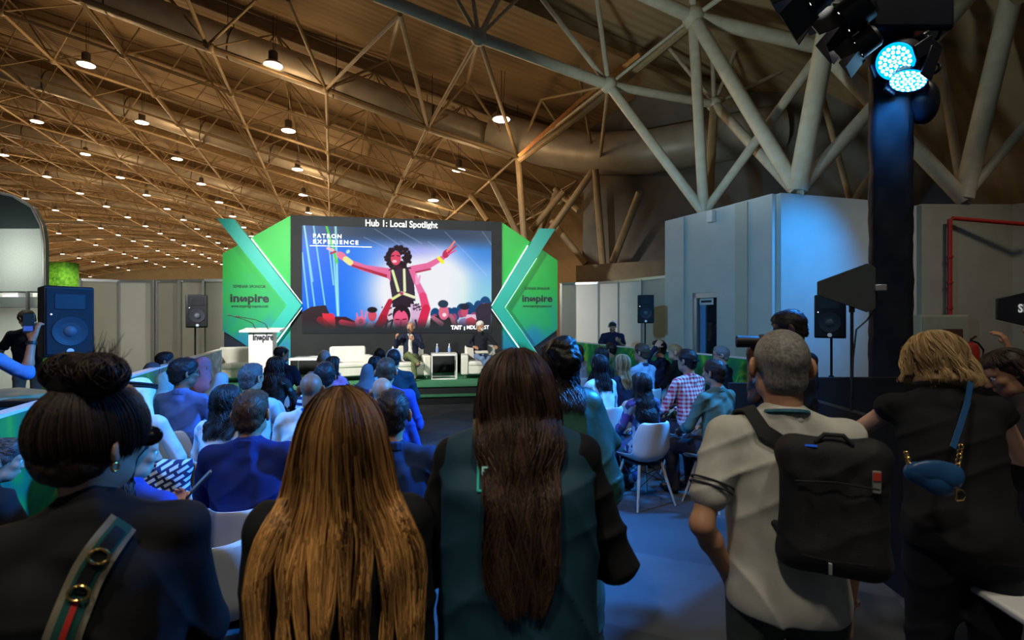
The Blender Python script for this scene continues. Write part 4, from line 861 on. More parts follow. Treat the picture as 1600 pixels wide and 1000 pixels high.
def inspire(name, px0, px1, pyb, h, parent, b_, fn=None):
    t1 = text('tmp', 'in', h, M_bt, (0, 0, 0), bold=.028, align='LEFT', ext=.004); t2 = text('tmp', 's', h, M_bt, (0, 0, 0), bold=.028, align='LEFT', ext=.004); t3 = text('tmp', 'pire', h, M_bt, (0, 0, 0), bold=.028, align='LEFT', ext=.004)
    bb = lambda t: (min(v.co.x for v in t.data.vertices), max(v.co.x for v in t.data.vertices), min(v.co.z for v in t.data.vertices), max(v.co.z for v in t.data.vertices)); gap = .05 * h; x = 0; V = []; F = []; n = 0
    for i, t in enumerate((t1, t2, t3)):
        for v in t.data.vertices:
            if i == 1: v.co.x, v.co.z = v.co.z * 1.05, -v.co.x * 1.25
        q = bb(t); dz = 0
        if i == 1: dz = -q[2]
        for v in t.data.vertices: V.append((v.co.x - q[0] + x, v.co.y, v.co.z + dz))
        F += [[k + n for k in p.vertices] for p in t.data.polygons]; n = len(V); x += q[1] - q[0] + gap; bpy.data.objects.remove(t)
    V = np.array(V); V[:, 0] /= V[:, 0].max()
    (a0, z), (a1, _) = hit(px0, pyb, b_), hit(px1, pyb, b_); k = 1
    W_ = np.array([S(a0 + v[0] * (a1 - a0), b_ + v[1], z + v[2]) for v in V]); return MB().add(W_, F).build(name, M_bt, parent, False)
for sgn, lab in ((-1, 'left'), (1, 'right')):
    w = thing('stage_wing', 'green printed sponsor panel with a teal chevron, beside the podium' if sgn < 0 else 'green printed sponsor panel with a teal chevron, nearest the far partition', 'stage panel')
    e = 4.46 if sgn < 0 else 4.42; hexa = [(sgn * 2.8, 4.54), (sgn * e, 3.50), (sgn * e, 1.52), (sgn * 2.8, .36)]
    if sgn < 0: hexa = hexa[::-1]
    MB().prism(hexa, SZ, .06, .14).build('printed_panel', M_wing, w, False)
    back = [(sgn * 2.8, .35), (sgn * e, .35), (sgn * e, 1.9), (sgn * 2.8, 1.9)]
    if sgn > 0: back = back[::-1]
    MB().prism(back, SZ, .16, .5).build('dark_base', mat('navy_base', (.012, .02, .045), .7), w, False)
    tip, inn, zt2, topo, topi = (-2.49, -2.84, 2.17, -4.12, -4.52) if sgn < 0 else (2.50, 2.86, 2.14, 3.84, 4.30)
    sb_ = .70; bo = tip + sgn * sb_ * (2.17 - .36); bi = inn + sgn * sb_ * (2.17 - .36)
    ch = [(topo, 4.36), (tip, zt2), (bo, .36), (bi, .36), (inn, zt2), (topi, 4.36)]
    if sgn < 0: ch = ch[::-1]
    MB().prism(ch, SZ, -.16, .02).build('chevron', M_teal, w, False)
    def led(p, q, nm='led_strip'): MB().tube([S(p[0], .03, p[1]), S(q[0], .03, q[1])], .014, 6).build(nm, M_led, w)
    fo = lambda z: topo + (tip - topo) * (4.36 - z) / (4.36 - zt2); fi = lambda z: topi + (inn - topi) * (4.36 - z) / (4.36 - zt2); d_ = -sgn * .02
    led((fi(3.55) - d_, 3.55), (inn - d_, zt2)); led((inn - d_, zt2), (bi - d_, .36)); led((fo(3.9) + d_, 3.9), (tip + d_, zt2)); led((tip + d_, zt2), (bo + d_, .36))
    if sgn < 0:
        stext('sponsor_caption', 'SEMINAR SPONSOR', 364, 415, 449.5, .11, M_bt, w, 0, .052); inspire('sponsor_logo', 359.5, 420, 471.5, .30, w, .05); stext('web_address', 'www.inspiregroupme.com', 361, 419, 480.3, .115, M_bt, w, 0, .052)
    else:
        stext('sponsor_caption', 'SEMINAR SPONSOR', 819, 859, 452.5, .11, M_bt, w, 0, .052); inspire('sponsor_logo', 816, 863, 471, .27, w, .05); stext('web_address', 'www.inspiregroupme.com', 817, 862, 480, .115, M_bt, w, 0, .052)
# podium
M_white = mottled('white_laminate', (.72, .72, .72), (.68, .68, .69), 3, .4); M_blk = mat('black_plastic', (.012, .012, .013), .45)
pod = thing('podium', 'white lectern with black sponsor lettering and two thin microphones', 'podium')
MB().box(S(-2.92, -1.9, .35 + .58), (.50, .34, 1.16), Rs).build('column', M_white, pod, False, .006)
MB().box(S(-2.92, -1.92, 1.565), (.84, .46, .045), Rs @ rx(.12)).build('top_shelf', M_white, pod, False, .006)
inspire('podium_logo', 395, 427.5, 531.5, .21, pod, -2.078)
for a_, z_, px0, py0, px1, py1 in ((0, 0, 399, 512, 360, 493), (0, 0, 419, 513, 374, 495)):
    (q0, y0), (q1, y1) = hit(px0, py0, -1.95), hit(px1, py1, -1.95); pt = [S(q0, -1.95, y0 - .02), S(q0 - .06, -1.95, y0 + .10), S(q0 - .25, -1.95, y0 + .19), S(q1, -1.95, y1)]
    m_ = MB().tube(pt, .009, 6).build('gooseneck_microphone', M_blk, pod); MB().tube([pt[-1], pt[-1] + (pt[-1] - pt[-2]) * .22], .016, 8).build('capsule', M_blk, m_)
# armchairs
M_lea = mottled('white_leather', (.72, .71, .64), (.66, .65, .58), 4, .45, .05, 40)
def armchair(a, b_, rot, label, w=.98, d=.82):
    t = thing('armchair', label, 'armchair', S(a, b_, .352), SROT + rot, 'white tub armchairs on the stage'); B_ = lambda c, s, n, bv=.03: MB().box(c, s).build(n, M_lea, t, True, bv)
    B_((0, -.06, .22), (w - .34, d - .14, .22), 'base'); B_((0, -.10, .37), (w - .36, d - .18, .12), 'seat_cushion', .04)
    for sg in (-1, 1): B_((sg * (w / 2 - .09), -.03, .34), (.18, d - .04, .48), 'arm')
    MB().box((0, d / 2 - .10, .46), (w - .20, .20, .66), rx(-.10)).build('backrest', M_lea, t, True, .05)
    for x in (-1, 1):
        for y in (-1, 1): MB().tube([(x * (w / 2 - .10), y * (d / 2 - .12), .12), (x * (w / 2 - .10), y * (d / 2 - .12), 0)], [.022, .016], 8).build('leg', mat('chrome', (.6, .6, .6), .25, 1), t)
    return t
armchair(-3.70, -1.2, .25, 'empty white armchair half hidden behind the podium'); armchair(-1.12, -1.30, .30, 'empty white armchair between the low table and the speaker in the dark blazer', 1.05)
armchair(.28, -1.32, .12, 'white armchair carrying the bald speaker'); armchair(2.05, -1.30, -.06, 'white armchair carrying the grey-haired speaker with a notepad')
M_wm = mat('white_metal', (.78, .78, .76), .4)
def side_table(a, b_, label, w=.62, h=.62):
    t = thing('side_table', label, 'side table', S(a, b_, .352), SROT, 'open cube side tables'); mb = MB(); q = w / 2 - .014
    for x in (-q, q):
        for y in (-q, q): MB().box((x, y, h / 2), (.028, .028, h - .03)).build('leg', M_wm, t, False)
    for z in (.014, h - .034):
        for s_ in (-q, q): mb.box((0, s_, z), (w, .028, .028)); mb.box((s_, 0, z), (.028, w, .028))
    mb.build('frame', M_wm, t, False); MB().box((0, 0, h - .01), (w, w, .022)).build('tabletop', M_wm, t, False)
side_table(1.13, -1.42, 'white open cube table holding two water bottles between the speakers'); side_table(-2.0, -1.25, 'white open cube table left of the empty armchair', .85, .55)
M_wat = mat('clear_bottle', (.55, .65, .8), .1, 0, 0, .5, .5)
for px, lab in ((683, 'clear water bottle on the cube table, nearer the bald speaker'), (702, 'blue labelled water bottle on the cube table, nearer the grey-haired speaker')):
    a_, _ = hit(px, 545, -1.45); bt = thing('water_bottle', lab, 'bottle', S(a_, -1.45, .352 + .622), 0, 'water bottles on the stage table')
    MB().lathe([(.03, 0), (.034, .01), (.034, .12), (.03, .15), (.014, .185), (.013, .21)], 14).build('bottle_body', M_wat, bt); MB().lathe([(.016, .205), (.016, .23), (.01, .232)], 12).build('bottle_cap', mat('cap_white', (.8, .8, .85), .5), bt)
    MB().lathe([(.0346, .05), (.0348, .052), (.0348, .10), (.0346, .102)], 14).build('bottle_label', mat('blue_label', (.15, .3, .75), .5), bt)
# ---------------------------------------------------------------- partitions, plinth block, barriers
M_part = mottled('partition_board', (.50, .50, .42), (.46, .46, .39), 1.2, .7); M_part2 = mottled('partition_board_white', (.74, .75, .71), (.70, .71, .67), 1.2, .6); M_alu = mat('aluminium', (.55, .56, .58), .35, .7)
def wall_line(pts, z1, th, m, name, z0=0.0, kind=True):
    """upright wall following floor points (x, y); z1 may vary per point"""
    n = len(pts); V = []; zs = z1 if hasattr(z1, '__len__') else [z1] * n
    for i, p in enumerate(pts):
        a = np.array(pts[max(i - 1, 0)]); b_ = np.array(pts[min(i + 1, n - 1)]); d = (b_ - a) / np.linalg.norm(b_ - a); nn = np.array([-d[1], d[0]]) * th / 2
        for s_ in (-1, 1): q = np.array(p) + s_ * nn; V += [(q[0], q[1], z0), (q[0], q[1], zs[i])]
    F = []
    for i in range(n - 1):
        a, c_ = i * 4, i * 4 + 4; F += [(a, c_, c_ + 1, a + 1), (a + 2, a + 3, c_ + 3, c_ + 2), (a + 1, c_ + 1, c_ + 3, a + 3), (a, a + 2, c_ + 2, c_)]
    F += [(0, 1, 3, 2), (n * 4 - 4, n * 4 - 2, n * 4 - 1, n * 4 - 3)]
    return MB().add(V, F).build(name, m, None, False)
def XY(px, D): return np.array([(px - 800) / 800 * D, D])
# left shell-scheme partition
seg = [(95, 13.2), (128, 13.7), (188, 14.2), (247, 14.2), (320, 13.9), (352, 13.9)]
for i in range(len(seg) - 1):
    o = wall_line([XY(*seg[i]), XY(*seg[i + 1])], 2.84, .05, M_part if i in (1, 3, 4) else M_part2, 'wall_partition'); struct(o, 'exhibition partition board left of the stage')
for i, q in enumerate(seg[1:] + [(240, 14.1), (282, 14.0)]):
    p = XY(*q); struct(MB().box((p[0], p[1] - .05, 1.43), (.06, .06, 2.88)).build('trim_%d' % (30 + i), M_alu, smooth=False))
struct(wall_line([XY(*q) + np.array([0, -.03]) for q in seg], 2.90, .07, M_alu, 'trim_40', 2.83))
# right partition
seg = [(876, 15.6), (935, 15.2), (966, 14.6), (1002, 13.8), (1046, 12.9)]
for i in range(len(seg) - 1): struct(wall_line([XY(*seg[i]), XY(*seg[i + 1])], [2.86, 2.86], .05, M_part2 if i != 3 else M_part, 'wall_partition'), 'exhibition partition board right of the stage')
for i, q in enumerate(seg): p = XY(*q); struct(MB().box((p[0], p[1] - .05, 1.45), (.06, .06, 2.9)).build('trim_%d' % (50 + i), M_alu, smooth=False))
struct(wall_line([XY(*q) + np.array([0, -.03]) for q in seg], 2.92, .07, M_alu, 'trim_56', 2.85))
# plinth block under the struts with a glazed door in its left face
M_blk_w = mottled('white_painted_block', (.58, .60, .58), (.54, .56, .54), 2, .7)
zt4 = 4.30; A_ = XY(1045, 12.95); B_c = XY(1213, 10.3); C_ = XY(1362, 10.9); D_ = XY(1436, 11.4)
dirL = (B_c - A_) / np.linalg.norm(B_c - A_)
def ray_on(px):
    """floor point of the left block face seen at column px"""
    k = (px - 800) / 800; t_ = (A_[0] - k * A_[1]) / (k * dirL[1] - dirL[0]); return A_ + dirL * t_
d0, d1 = ray_on(1088), ray_on(1126)
struct(wall_line([A_, d0], [4.28, 4.29], .25, M_blk_w, 'wall_block')); struct(wall_line([d1, B_c], [4.29, 4.32], .25, M_blk_w, 'wall_block')); struct(wall_line([d0, d1], 4.29, .25, M_blk_w, 'wall_block', 2.42))
struct(wall_line([B_c, C_, D_], [4.32, 4.30, 4.28], .25, M_blk_w, 'wall_block'))
struct(wall_line([A_ + np.array([.0, .05]), A_ + np.array([2.2, 1.6]), D_ + np.array([0, .1])], 4.27, .2, M_blk_w, 'wall_block'))
top_ = MB(); V = [np.append(q, 4.24) for q in (A_, B_c, C_, D_, A_ + np.array([2.2, 1.6]))]; V += [v_ - np.array([0, 0, .1]) for v_ in V]; top_.add(V, [(0, 1, 2, 3, 4), (9, 8, 7, 6, 5)]); struct(top_.build('ceiling_block', mottled('rough_concrete', (.2, .17, .13), (.3, .26, .2), 8, .9), smooth=False))
for px, w_ in ((1073, .12), (1166, .30)):
    p = ray_on(px); nrm = np.array([dirL[1], -dirL[0]]); nrm = nrm * (1 if nrm[1] < 0 else -1); c_ = p + nrm * .14
    struct(MB().box((c_[0], c_[1], 2.14), (w_, .05, 4.26), rzm(math.atan2(dirL[1], dirL[0]))).build('trim_%d' % (60 + int(px) % 7), M_part if px > 1100 else M_blk_w, smooth=False))
# door: frame, dark glass leaf, mid rail, notice
M_glass = mat('dark_glass', (.015, .02, .025), .04, 0, 0, .9); nrm = np.array([dirL[1], -dirL[0]]); nrm = nrm * (1 if nrm[1] < 0 else -1); Rd = rzm(math.atan2(dirL[1], dirL[0])); L_ = np.linalg.norm(d1 - d0)
df = lambda u, z, off=0.0: np.append(d0 + dirL * u + nrm * off, z)
dr = thing('glazed_door', 'blue lit door with dark glass reflecting the screen, in the white block', 'door'); mb = MB(); mb.box(df(.05, 1.21, .02), (.10, .16, 2.42), Rd).box(df(L_ / 2, 2.36, .02), (L_, .16, .12), Rd); mb.build('door_frame', M_alu, dr, False)
gl = MB().box(df(L_ / 2 + .05, 1.2, -.02), (L_ - .1, .03, 2.3), Rd).build('door_leaf', M_glass, dr, False); MB().box(df(.22, 1.2, .0), (.16, .06, 2.3), Rd).build('door_stile', mat('blue_stile', (.12, .3, .6), .4), gl, False); MB().box(df(L_ / 2 + .05, .93, .01), (L_ - .1, .05, .07), Rd).build('mid_rail', M_alu, gl, False)
nb_ = MB().box(df(L_ / 2 - .02, 2.22, .03), (.40, .012, .16), Rd).build('door_notice', M_white, dr, False); MB().box(df(L_ / 2 - .02, 2.22, .038), (.30, .004, .05), Rd).build('notice_print', M_bt, nb_, False)
tag(MB().box(np.append(ray_on(1121) + nrm * .2, 4.12), (.16, .12, .26), Rd).build('wall_sensor', M_white, None, False, .01), 'small white box fixed near the top of the white block', 'sensor')
# wall to the right with fire pipe, hose cabinet
E_ = XY(1432, 11.2); F_ = XY(1575, 11.4); H_ = XY(1720, 10.6)
struct(wall_line([E_, F_, H_], [4.30, 4.34, 4.34], .25, mottled('olive_wall', (.36, .34, .27), (.32, .30, .24), 2, .8), 'wall_right'))
M_red = mat('red_paint', (.42, .025, .015), .4)
pp = thing('fire_pipe', 'red sprinkler pipe bending down the wall above the hose cabinet', 'pipe'); MB().tube([P(1484, 494, 11.0), P(1484, 343, 11.0), P(1488, 341, 11.0), P(1620, 352, 10.7)], .045, 10).build('pipe', M_red, pp)
mb = MB()
for y in (400, 440, 480): mb.tube([P(1484, y, 11.0), P(1484, y + 3, 11.0)], .062, 10)
mb.build('couplings', M_red, pp)
cb = thing('hose_cabinet', 'steel fire hose cabinet with a brown glazed door panel', 'cabinet', (*XY(1471, 10.95), 0)); c0 = lambda px, py: to_c(px, py)
MB().box((0, .02, 1.33), (1.03, .22, 1.14)).build('cabinet_body', mottled('olive_steel', (.60, .57, .43), (.55, .52, .39), 5, .35, metal=.4), cb, False, .01); dd = MB().box((0, -.105, 1.33), (.95, .03, 1.06)).build('door', mottled('olive_steel2', (.52, .50, .37), (.46, .44, .32), 5, .3, metal=.4), cb, False, .008)
MB().box((.13, -.125, 1.30), (.44, .012, .60)).build('window', mat('brown_glass', (.10, .035, .02), .15), dd, False, .05); MB().box((-.30, -.135, 1.33), (.12, .03, .03)).build('latch', M_alu, dd, False); mb = MB(); mb.tube([(.13 + .12 * math.cos(t), -.134, 1.32 + .12 * math.sin(t)) for t in np.linspace(0, 6.28, 20)], .008, 6); mb.build('hose_mark', mat('dim_red', (.25, .05, .03), .5), dd)
ex = thing('fire_extinguisher', 'small red fire extinguisher right of the hose cabinet', 'extinguisher', tuple(P(1517, 581, 9.8)))
MB().lathe([(.12, 0), (.13, .02), (.13, .44), (.10, .52), (.04, .55), (.035, .58)], 20).build('cylinder', M_red, ex); MB().lathe([(.132, .08), (.132, .16)], 20).build('label_band', mat('pale_band', (.7, .65, .62), .5), ex)
MB().tube([(0, 0, .56), (0, 0, .62), (.10, 0, .68)], .02, 8).build('valve', M_blk, ex); MB().tube([(0, 0, .60), (.14, 0, .55), (.24, 0, .42), (.22, 0, .2), (.14, 0, .12)], .018, 8).build('hose', M_blk, ex)
tag(MB().box(P(1517, 583, 9.8) + np.array([0, 0, -.4]), (.5, .5, .80)).build('pedestal', mottled('grey_box', (.2, .2, .18), (.17, .17, .15), 3, .8), None, False, .02), 'grey box the fire extinguisher stands on', 'box')
# low printed barriers
M_bar = mat('barrier_print', (.02, .35, .08), .5); nt, b = nodes(M_bar); tc = N(nt, 'ShaderNodeTexCoord'); nz = N(nt, 'ShaderNodeTexNoise', Scale=.9, Detail=2, Distortion=2.2); nt.links.new(tc.outputs['Object'], nz.inputs['Vector'])
nt.links.new(ramp(nt, nz.outputs['Fac'], [(.30, (.0, .04, .16)), (.42, (.0, .16, .10)), (.55, (.01, .33, .05)), (.62, (.25, .55, .05)), (.66, (.01, .30, .06)), (.8, (0, .12, .30))]), b.inputs['Base Color'])
M_bar2 = mat('barrier_print_blue', (.02, .35, .08), .5); nt, b = nodes(M_bar2); tc = N(nt, 'ShaderNodeTexCoord'); nz = N(nt, 'ShaderNodeTexNoise', Scale=1.1, Detail=1, Distortion=2.5); nt.links.new(tc.outputs['Object'], nz.inputs['Vector'])
nt.links.new(ramp(nt, nz.outputs['Fac'], [(.32, (.0, .30, .22)), (.45, (.0, .12, .45)), (.56, (.02, .28, .70)), (.6, (.3, .6, .8)), (.64, (.01, .20, .6)), (.8, (.05, .45, .12))]), b.inputs['Base Color'])
def barrier(pts, label, z=1.2, m=M_bar, rail=M_wm):
    t = thing('low_barrier', label, 'barrier'); w = wall_line(pts, z, .07, m, 'printed_panel'); w.parent = t; r_ = wall_line(pts, z + .02, .09, rail, 'top_rail', z - .002); r_.parent = t; return t
barrier([(1.62, 14.2), (2.26, 11.5), (3.48, 8.1), (3.80, 6.45)], 'green printed low barrier running along the right side of the audience')
barrier([(-5.72, 10.02), (-4.62, 7.0)], 'blue printed low barrier beside the stage on the left', m=M_bar2); barrier([(-4.60, 6.95), (-3.45, 3.95), (-2.75, 2.1)], 'green printed low barrier behind the woman with the hair bun')
# counter behind the near left barrier
M_wood = mottled('light_wood', (.50, .34, .16), (.42, .28, .13), 4, .5)
ct_ = thing('counter_table', 'wooden counter top behind the near left barrier', 'table', (-4.55, 4.0, 0), R(-23)); MB().box((-.1, 0, 1.13), (.75, 1.5, .04)).build('tabletop', M_wood, ct_, False, .005); MB().box((-.1, 0, .55), (.6, 1.3, 1.1)).build('table_base', M_blk, ct_, False)
tag(MB().box(P(28, 629, 4.1) + np.array([0, 0, -.0]), (.22, .14, .05), rzm(.3)).build('notebook', M_blk, None, True, .01), 'black case lying on the wooden counter', 'case')
# ---------------------------------------------------------------- black draped control booth
M_drape = mottled('black_drape', (.008, .009, .012), (.014, .015, .018), 3, .85, .4, 8)
def dark_panel(a, b_, z, label, nm='black_panel'): o = wall_line([a, b_], z, .08, M_drape, nm); return tag(o, label, 'panel', 'black booth panels')
dark_panel((2.38, 5.62), (2.66, 5.60), 1.10, 'narrow black booth panel beside the bearded man in olive'); dark_panel((2.66, 5.55), (2.56, 3.3), 1.10, 'black booth panel running behind the grey-haired man'); dark_panel((2.72, 5.70), (8.5, 5.80), 1.15, 'long black booth panel in front of the photographer'); dark_panel((3.4, 4.1), (7.5, 4.1), 1.0, 'black desk front behind the blonde in black')
# draped truss column with its light heads
col_ = thing('draped_column', 'tall black fabric covered column beside the blue light heads', 'column', (4.62, 6.25, 0), R(-36.5))
M_fab = mottled('black_fabric', (.010, .011, .016), (.014, .016, .022), 3, .6, .6, 5)
def sleeve():
    mb = MB(); n = 48; rows = 60; V = []; rnd = np.random.RandomState(3)
    for i in range(rows + 1):
        z = 9.0 * i / rows
        for k in range(n):
            t = 2 * math.pi * k / n; c_, s_ = math.cos(t), math.sin(t); r = .215 / max(abs(c_), abs(s_)); r = min(r, .27); wv = .008 * math.sin(7 * z + 3 * t) + .006 * math.sin(13 * z - 5 * t + 1)
            V.append(((r + wv) * c_, (r + wv) * s_, z))
    F = [(i * n + k, i * n + (k + 1) % n, (i + 1) * n + (k + 1) % n, (i + 1) * n + k) for i in range(rows) for k in range(n)] + [tuple(range(n))[::-1], tuple(rows * n + k for k in range(n))]
    return mb.add(V, F)
sleeve().build('fabric_sleeve', M_fab, col_)
MB().box((0, 0, 5.2), (.50, .50, .12)).build('collar_clamp', M_blk, col_, False, .02)
M_led_b = mat('blue_diode', (.35, .75, 1.0), .3, emit=14); M_ring = mat('blue_ring', (.0, .3, 1.0), .3, emit=2.2); M_shell = mottled('fixture_shell', (.015, .018, .03), (.02, .024, .04), 5, .35)
def wash_head(loc, aim, label, r=.185):
    t = thing('moving_light', label, 'stage light', tuple(loc), 0, 'blue wash lights'); d = Vector(aim) - Vector(loc); q = d.to_track_quat('Z', 'Y').to_matrix(); Rq = np.array(q)
    MB().lathe([(.08, -.30), (.15, -.27), (r + .01, -.14), (r + .02, -.01), (r - .01, .0)], 28, rot=Rq).build('lamp_head', M_shell, t); MB().lathe([(r - .004, -.005), (r + .015, -.005), (r + .015, .012), (r - .004, .012)], 28, rot=Rq).build('ring_light', M_ring, t)
    MB().lathe([(.001, .001), (r - .005, .001), (r - .005, .003), (.001, .003)], 24, rot=Rq).build('face_plate', mat('blue_face', (.02, .25, .9), .3, emit=1.6), t)
    mb = MB()
    for ring, cnt in ((.0, 1), (.052, 6), (.102, 12), (.150, 18)):
        for k in range(cnt):
            a = 2 * math.pi * k / cnt + ring * 9; p = Rq @ np.array([ring * math.cos(a), ring * math.sin(a), .006]); mb.lathe([(.0235, 0), (.020, .006), (.002, .010)], 10, p, Rq)
    if True: mb.build('diode_lenses', M_led_b, t)
    for sg in (-1, 1): MB().box(Rq @ np.array([sg * (r + .045), 0, -.12]), (.03, .16, .36), Rq).build('yoke_arm', M_shell, t, True, .01)
    MB().box(Rq @ np.array([0, 0, -.36]), (.36, .26, .14), Rq).build('yoke_base', M_shell, t, True, .02)
    return t
wash_head(P(1399, 96, 5.75), (-1.0, 3.6, 1.2), 'round blue diode wash light facing the audience, upper of the two'); wash_head(P(1419, 126, 5.78), tuple(P(1419, 126, 5.78) + np.array([-.42, -.12, -1.0])), 'round blue diode wash light tilted down, lower of the two', .16)
tag(MB().ball(P(1443, 160, 6.0), (.15, .16, .26), 12).build('light_yoke', M_shell), 'dark fixture body under the lower blue wash light', 'fixture')
tag(MB().ball(P(1434, 64, 5.95), (.022, .012, .03), 8).build('warning_lamp', mat('red_lamp', (.8, .03, .04), .4, emit=.6)), 'small red spot on the body above the blue wash light', 'lamp')
tag(MB().box(P(1402, 30, 6.0), (.95, .5, .50)).build('truss_box', M_shell, None, True, .05), 'bulky dark fixture mass at the top of the draped column', 'fixture')
for i, (pts, lab) in enumerate([(((1440, 40, 5.9), (1462, 45, 5.8), (1466, 25, 5.8), (1450, 5, 5.9), (1425, 0, 6)), 'black cable loop highest beside the column'), (((1445, 68, 5.9), (1466, 62, 5.8), (1472, 42, 5.8), (1460, 30, 5.9), (1440, 30, 6)), 'black cable loop in the middle beside the column'), (((1448, 118, 5.9), (1466, 112, 5.8), (1470, 102, 5.8), (1458, 94, 5.9), (1440, 94, 6)), 'black cable loop lowest beside the column')]):
    c_ = np.array([P(*p) for p in pts]); u = np.linspace(0, len(pts) - 1, 20); sp = np.stack([np.interp(u, range(len(pts)), c_[:, k]) for k in range(3)], 1)
    for _ in range(3): sp[1:-1] = (sp[:-2] + sp[1:-1] * 2 + sp[2:]) / 4
    tag(MB().tube(sp, .018, 8).build('cable', M_blk), lab, 'cable', 'cable loops')
def barn(loc, aim, label, sc_=1.0, roll=0):
    t = thing('barn_door_light', label, 'stage light', tuple(loc), 0, 'barn door lights'); Rq = np.array((Vector(aim) - Vector(loc)).to_track_quat('Z', 'Y').to_matrix()) @ rzm(roll)
    T = lambda v_: Rq @ (np.array(v_) * sc_); MB().lathe([(.10 * sc_, -.22 * sc_), (.13 * sc_, -.19 * sc_), (.14 * sc_, 0), (.135 * sc_, .005)], 22, rot=Rq).build('lamp_body', M_blk, t)
    MB().lathe([(.001, .004), (.115 * sc_, .004), (.115 * sc_, .008), (.001, .008)], 20, rot=Rq).build('lens', mat('white_lens', (1, .92, .95), .3, emit=7), t)
    for k in range(4):
        a = k * math.pi / 2; Ra = Rq @ rzm(a); c_ = Ra @ (np.array([.155, 0, .10]) * sc_); MB().box(c_, (.008 * sc_, .26 * sc_, .22 * sc_), Ra @ ry(.45), taper=1).build('barn_door', M_blk, t, False)
    MB().box(T((0, .17, -.15)), (.05 * sc_, .10 * sc_, .10 * sc_), Rq).build('bracket', M_blk, t, False)
barn(P(1316, 34, 5.6), (-3.0, 10.5, .6), 'black barn door lamp with a white edge glow, upper pair member', 1.35, .25); barn(P(1340, 75, 5.6), (-2.0, 10.5, .8), 'black barn door lamp with open leaf below the larger one', .95, .2); barn(P(1262, 0, 5.2), (-3.5, 11, .8), 'blue tinted barn door lamp cut by the frame top', 1.3, .7)
tag(MB().tube([P(1270, 8, 5.9), P(1400, 8, 6.1)], .035, 8).build('lighting_bar', M_shell), 'dark bar the barn door lamps hang from', 'bar')
# ---------------------------------------------------------------- loudspeakers
M_cab = mottled('speaker_cabinet', (.012, .014, .018), (.017, .019, .024), 9, .5, .1, 200); M_gr = mottled('speaker_grille', (.009, .011, .015), (.013, .015, .020), 40, .6, .4, 300); M_cone = mottled('speaker_cone', (.034, .040, .052), (.028, .034, .044), 9, .5)
def loudspeaker(loc, rot, label, h=.70, w=.42, d=.38, group='loudspeakers on stands'):
    t = thing('loudspeaker', label, 'loudspeaker', tuple(loc), rot, group); MB().add([(-w / 2, -d / 2, 0), (w / 2, -d / 2, 0), (w * .36, d / 2, 0), (-w * .36, d / 2, 0), (-w / 2, -d / 2, h), (w / 2, -d / 2, h), (w * .36, d / 2, h), (-w * .36, d / 2, h)], [(3, 2, 1, 0), (4, 5, 6, 7), (0, 1, 5, 4), (1, 2, 6, 5), (2, 3, 7, 6), (3, 0, 4, 7)]).build('cabinet', M_cab, t, True, .018)
    MB().box((0, -d / 2 - .004, h / 2), (w * .90, .014, h * .93)).build('grille', M_gr, t, True, .01); F_ = rx(R(90))
    wo = MB().lathe([(w * .36, .0), (w * .35, .006), (w * .30, .004), (w * .14, -.004), (w * .13, .004), (w * .05, .008), (.002, .008)], 32, (0, -d / 2 - .013, h * .36), F_).build('woofer', M_cone, t); MB().lathe([(w * .13, 0), (w * .11, .012), (w * .04, .02), (.002, .022)], 24, (0, -d / 2 - .015, h * .36), F_).build('dust_cap', mat('cone_centre', (.10, .12, .15), .5), t)
    MB().box((0, -d / 2 - .012, h * .78), (w * .60, .008, h * .22)).build('horn', M_cab, t, True, .03)
    MB().lathe([(.030 * w / .42, 0), (.030 * w / .42, .006), (.002, .007)], 20, (0, -d / 2 - .013, h * .075), F_).build('badge', mat('pale_badge', (.55, .65, .75), .3, emit=.15), t); MB().ball((-w * .36, -d / 2 - .014, h * .60), .0065, 5).build('status_light', mat('white_led', (1, 1, 1), .3, emit=3), t)
def stand(loc, h, label, r=.018):
    t = thing('speaker_stand', label, 'stand', tuple(loc), 0, 'tripod speaker stands'); MB().tube([(0, 0, .12), (0, 0, h)], r, 10).build('pole', M_blk, t); MB().tube([(0, 0, h * .55), (0, 0, h * .55 + .10)], r * 2, 10).build('collar', M_blk, t)
    for k in range(3): a = k * 2.094 + .5; MB().tube([(0, 0, .62), (.55 * math.cos(a), .55 * math.sin(a), .012)], .013, 8).build('leg', M_blk, t); MB().tube([(0, 0, .2), (.3 * math.cos(a), .3 * math.sin(a), .30)], .008, 6).build('brace', M_blk, t)
for (px, pyb, D, rot, h, w, lab) in ((98, 556, 5.35, R(58), .72, .42, 'large blue lit loudspeaker on a stand beside the grass wall'), (305, 512, 10.3, R(42), .66, .38, 'black loudspeaker on a stand left of the podium'), (1008, 505, 12.1, R(-10), .66, .38, 'black loudspeaker on a stand behind the right barrier'), (1299, 528, 7.9, R(-38), .66, .42, 'black loudspeaker partly hidden by the grey antenna paddle')):
    p = P(px, pyb, D); loudspeaker(p, rot, lab, h, w); stand((p[0], p[1], 0), p[2], 'tripod stand under the ' + lab.replace(' on a stand', ''))
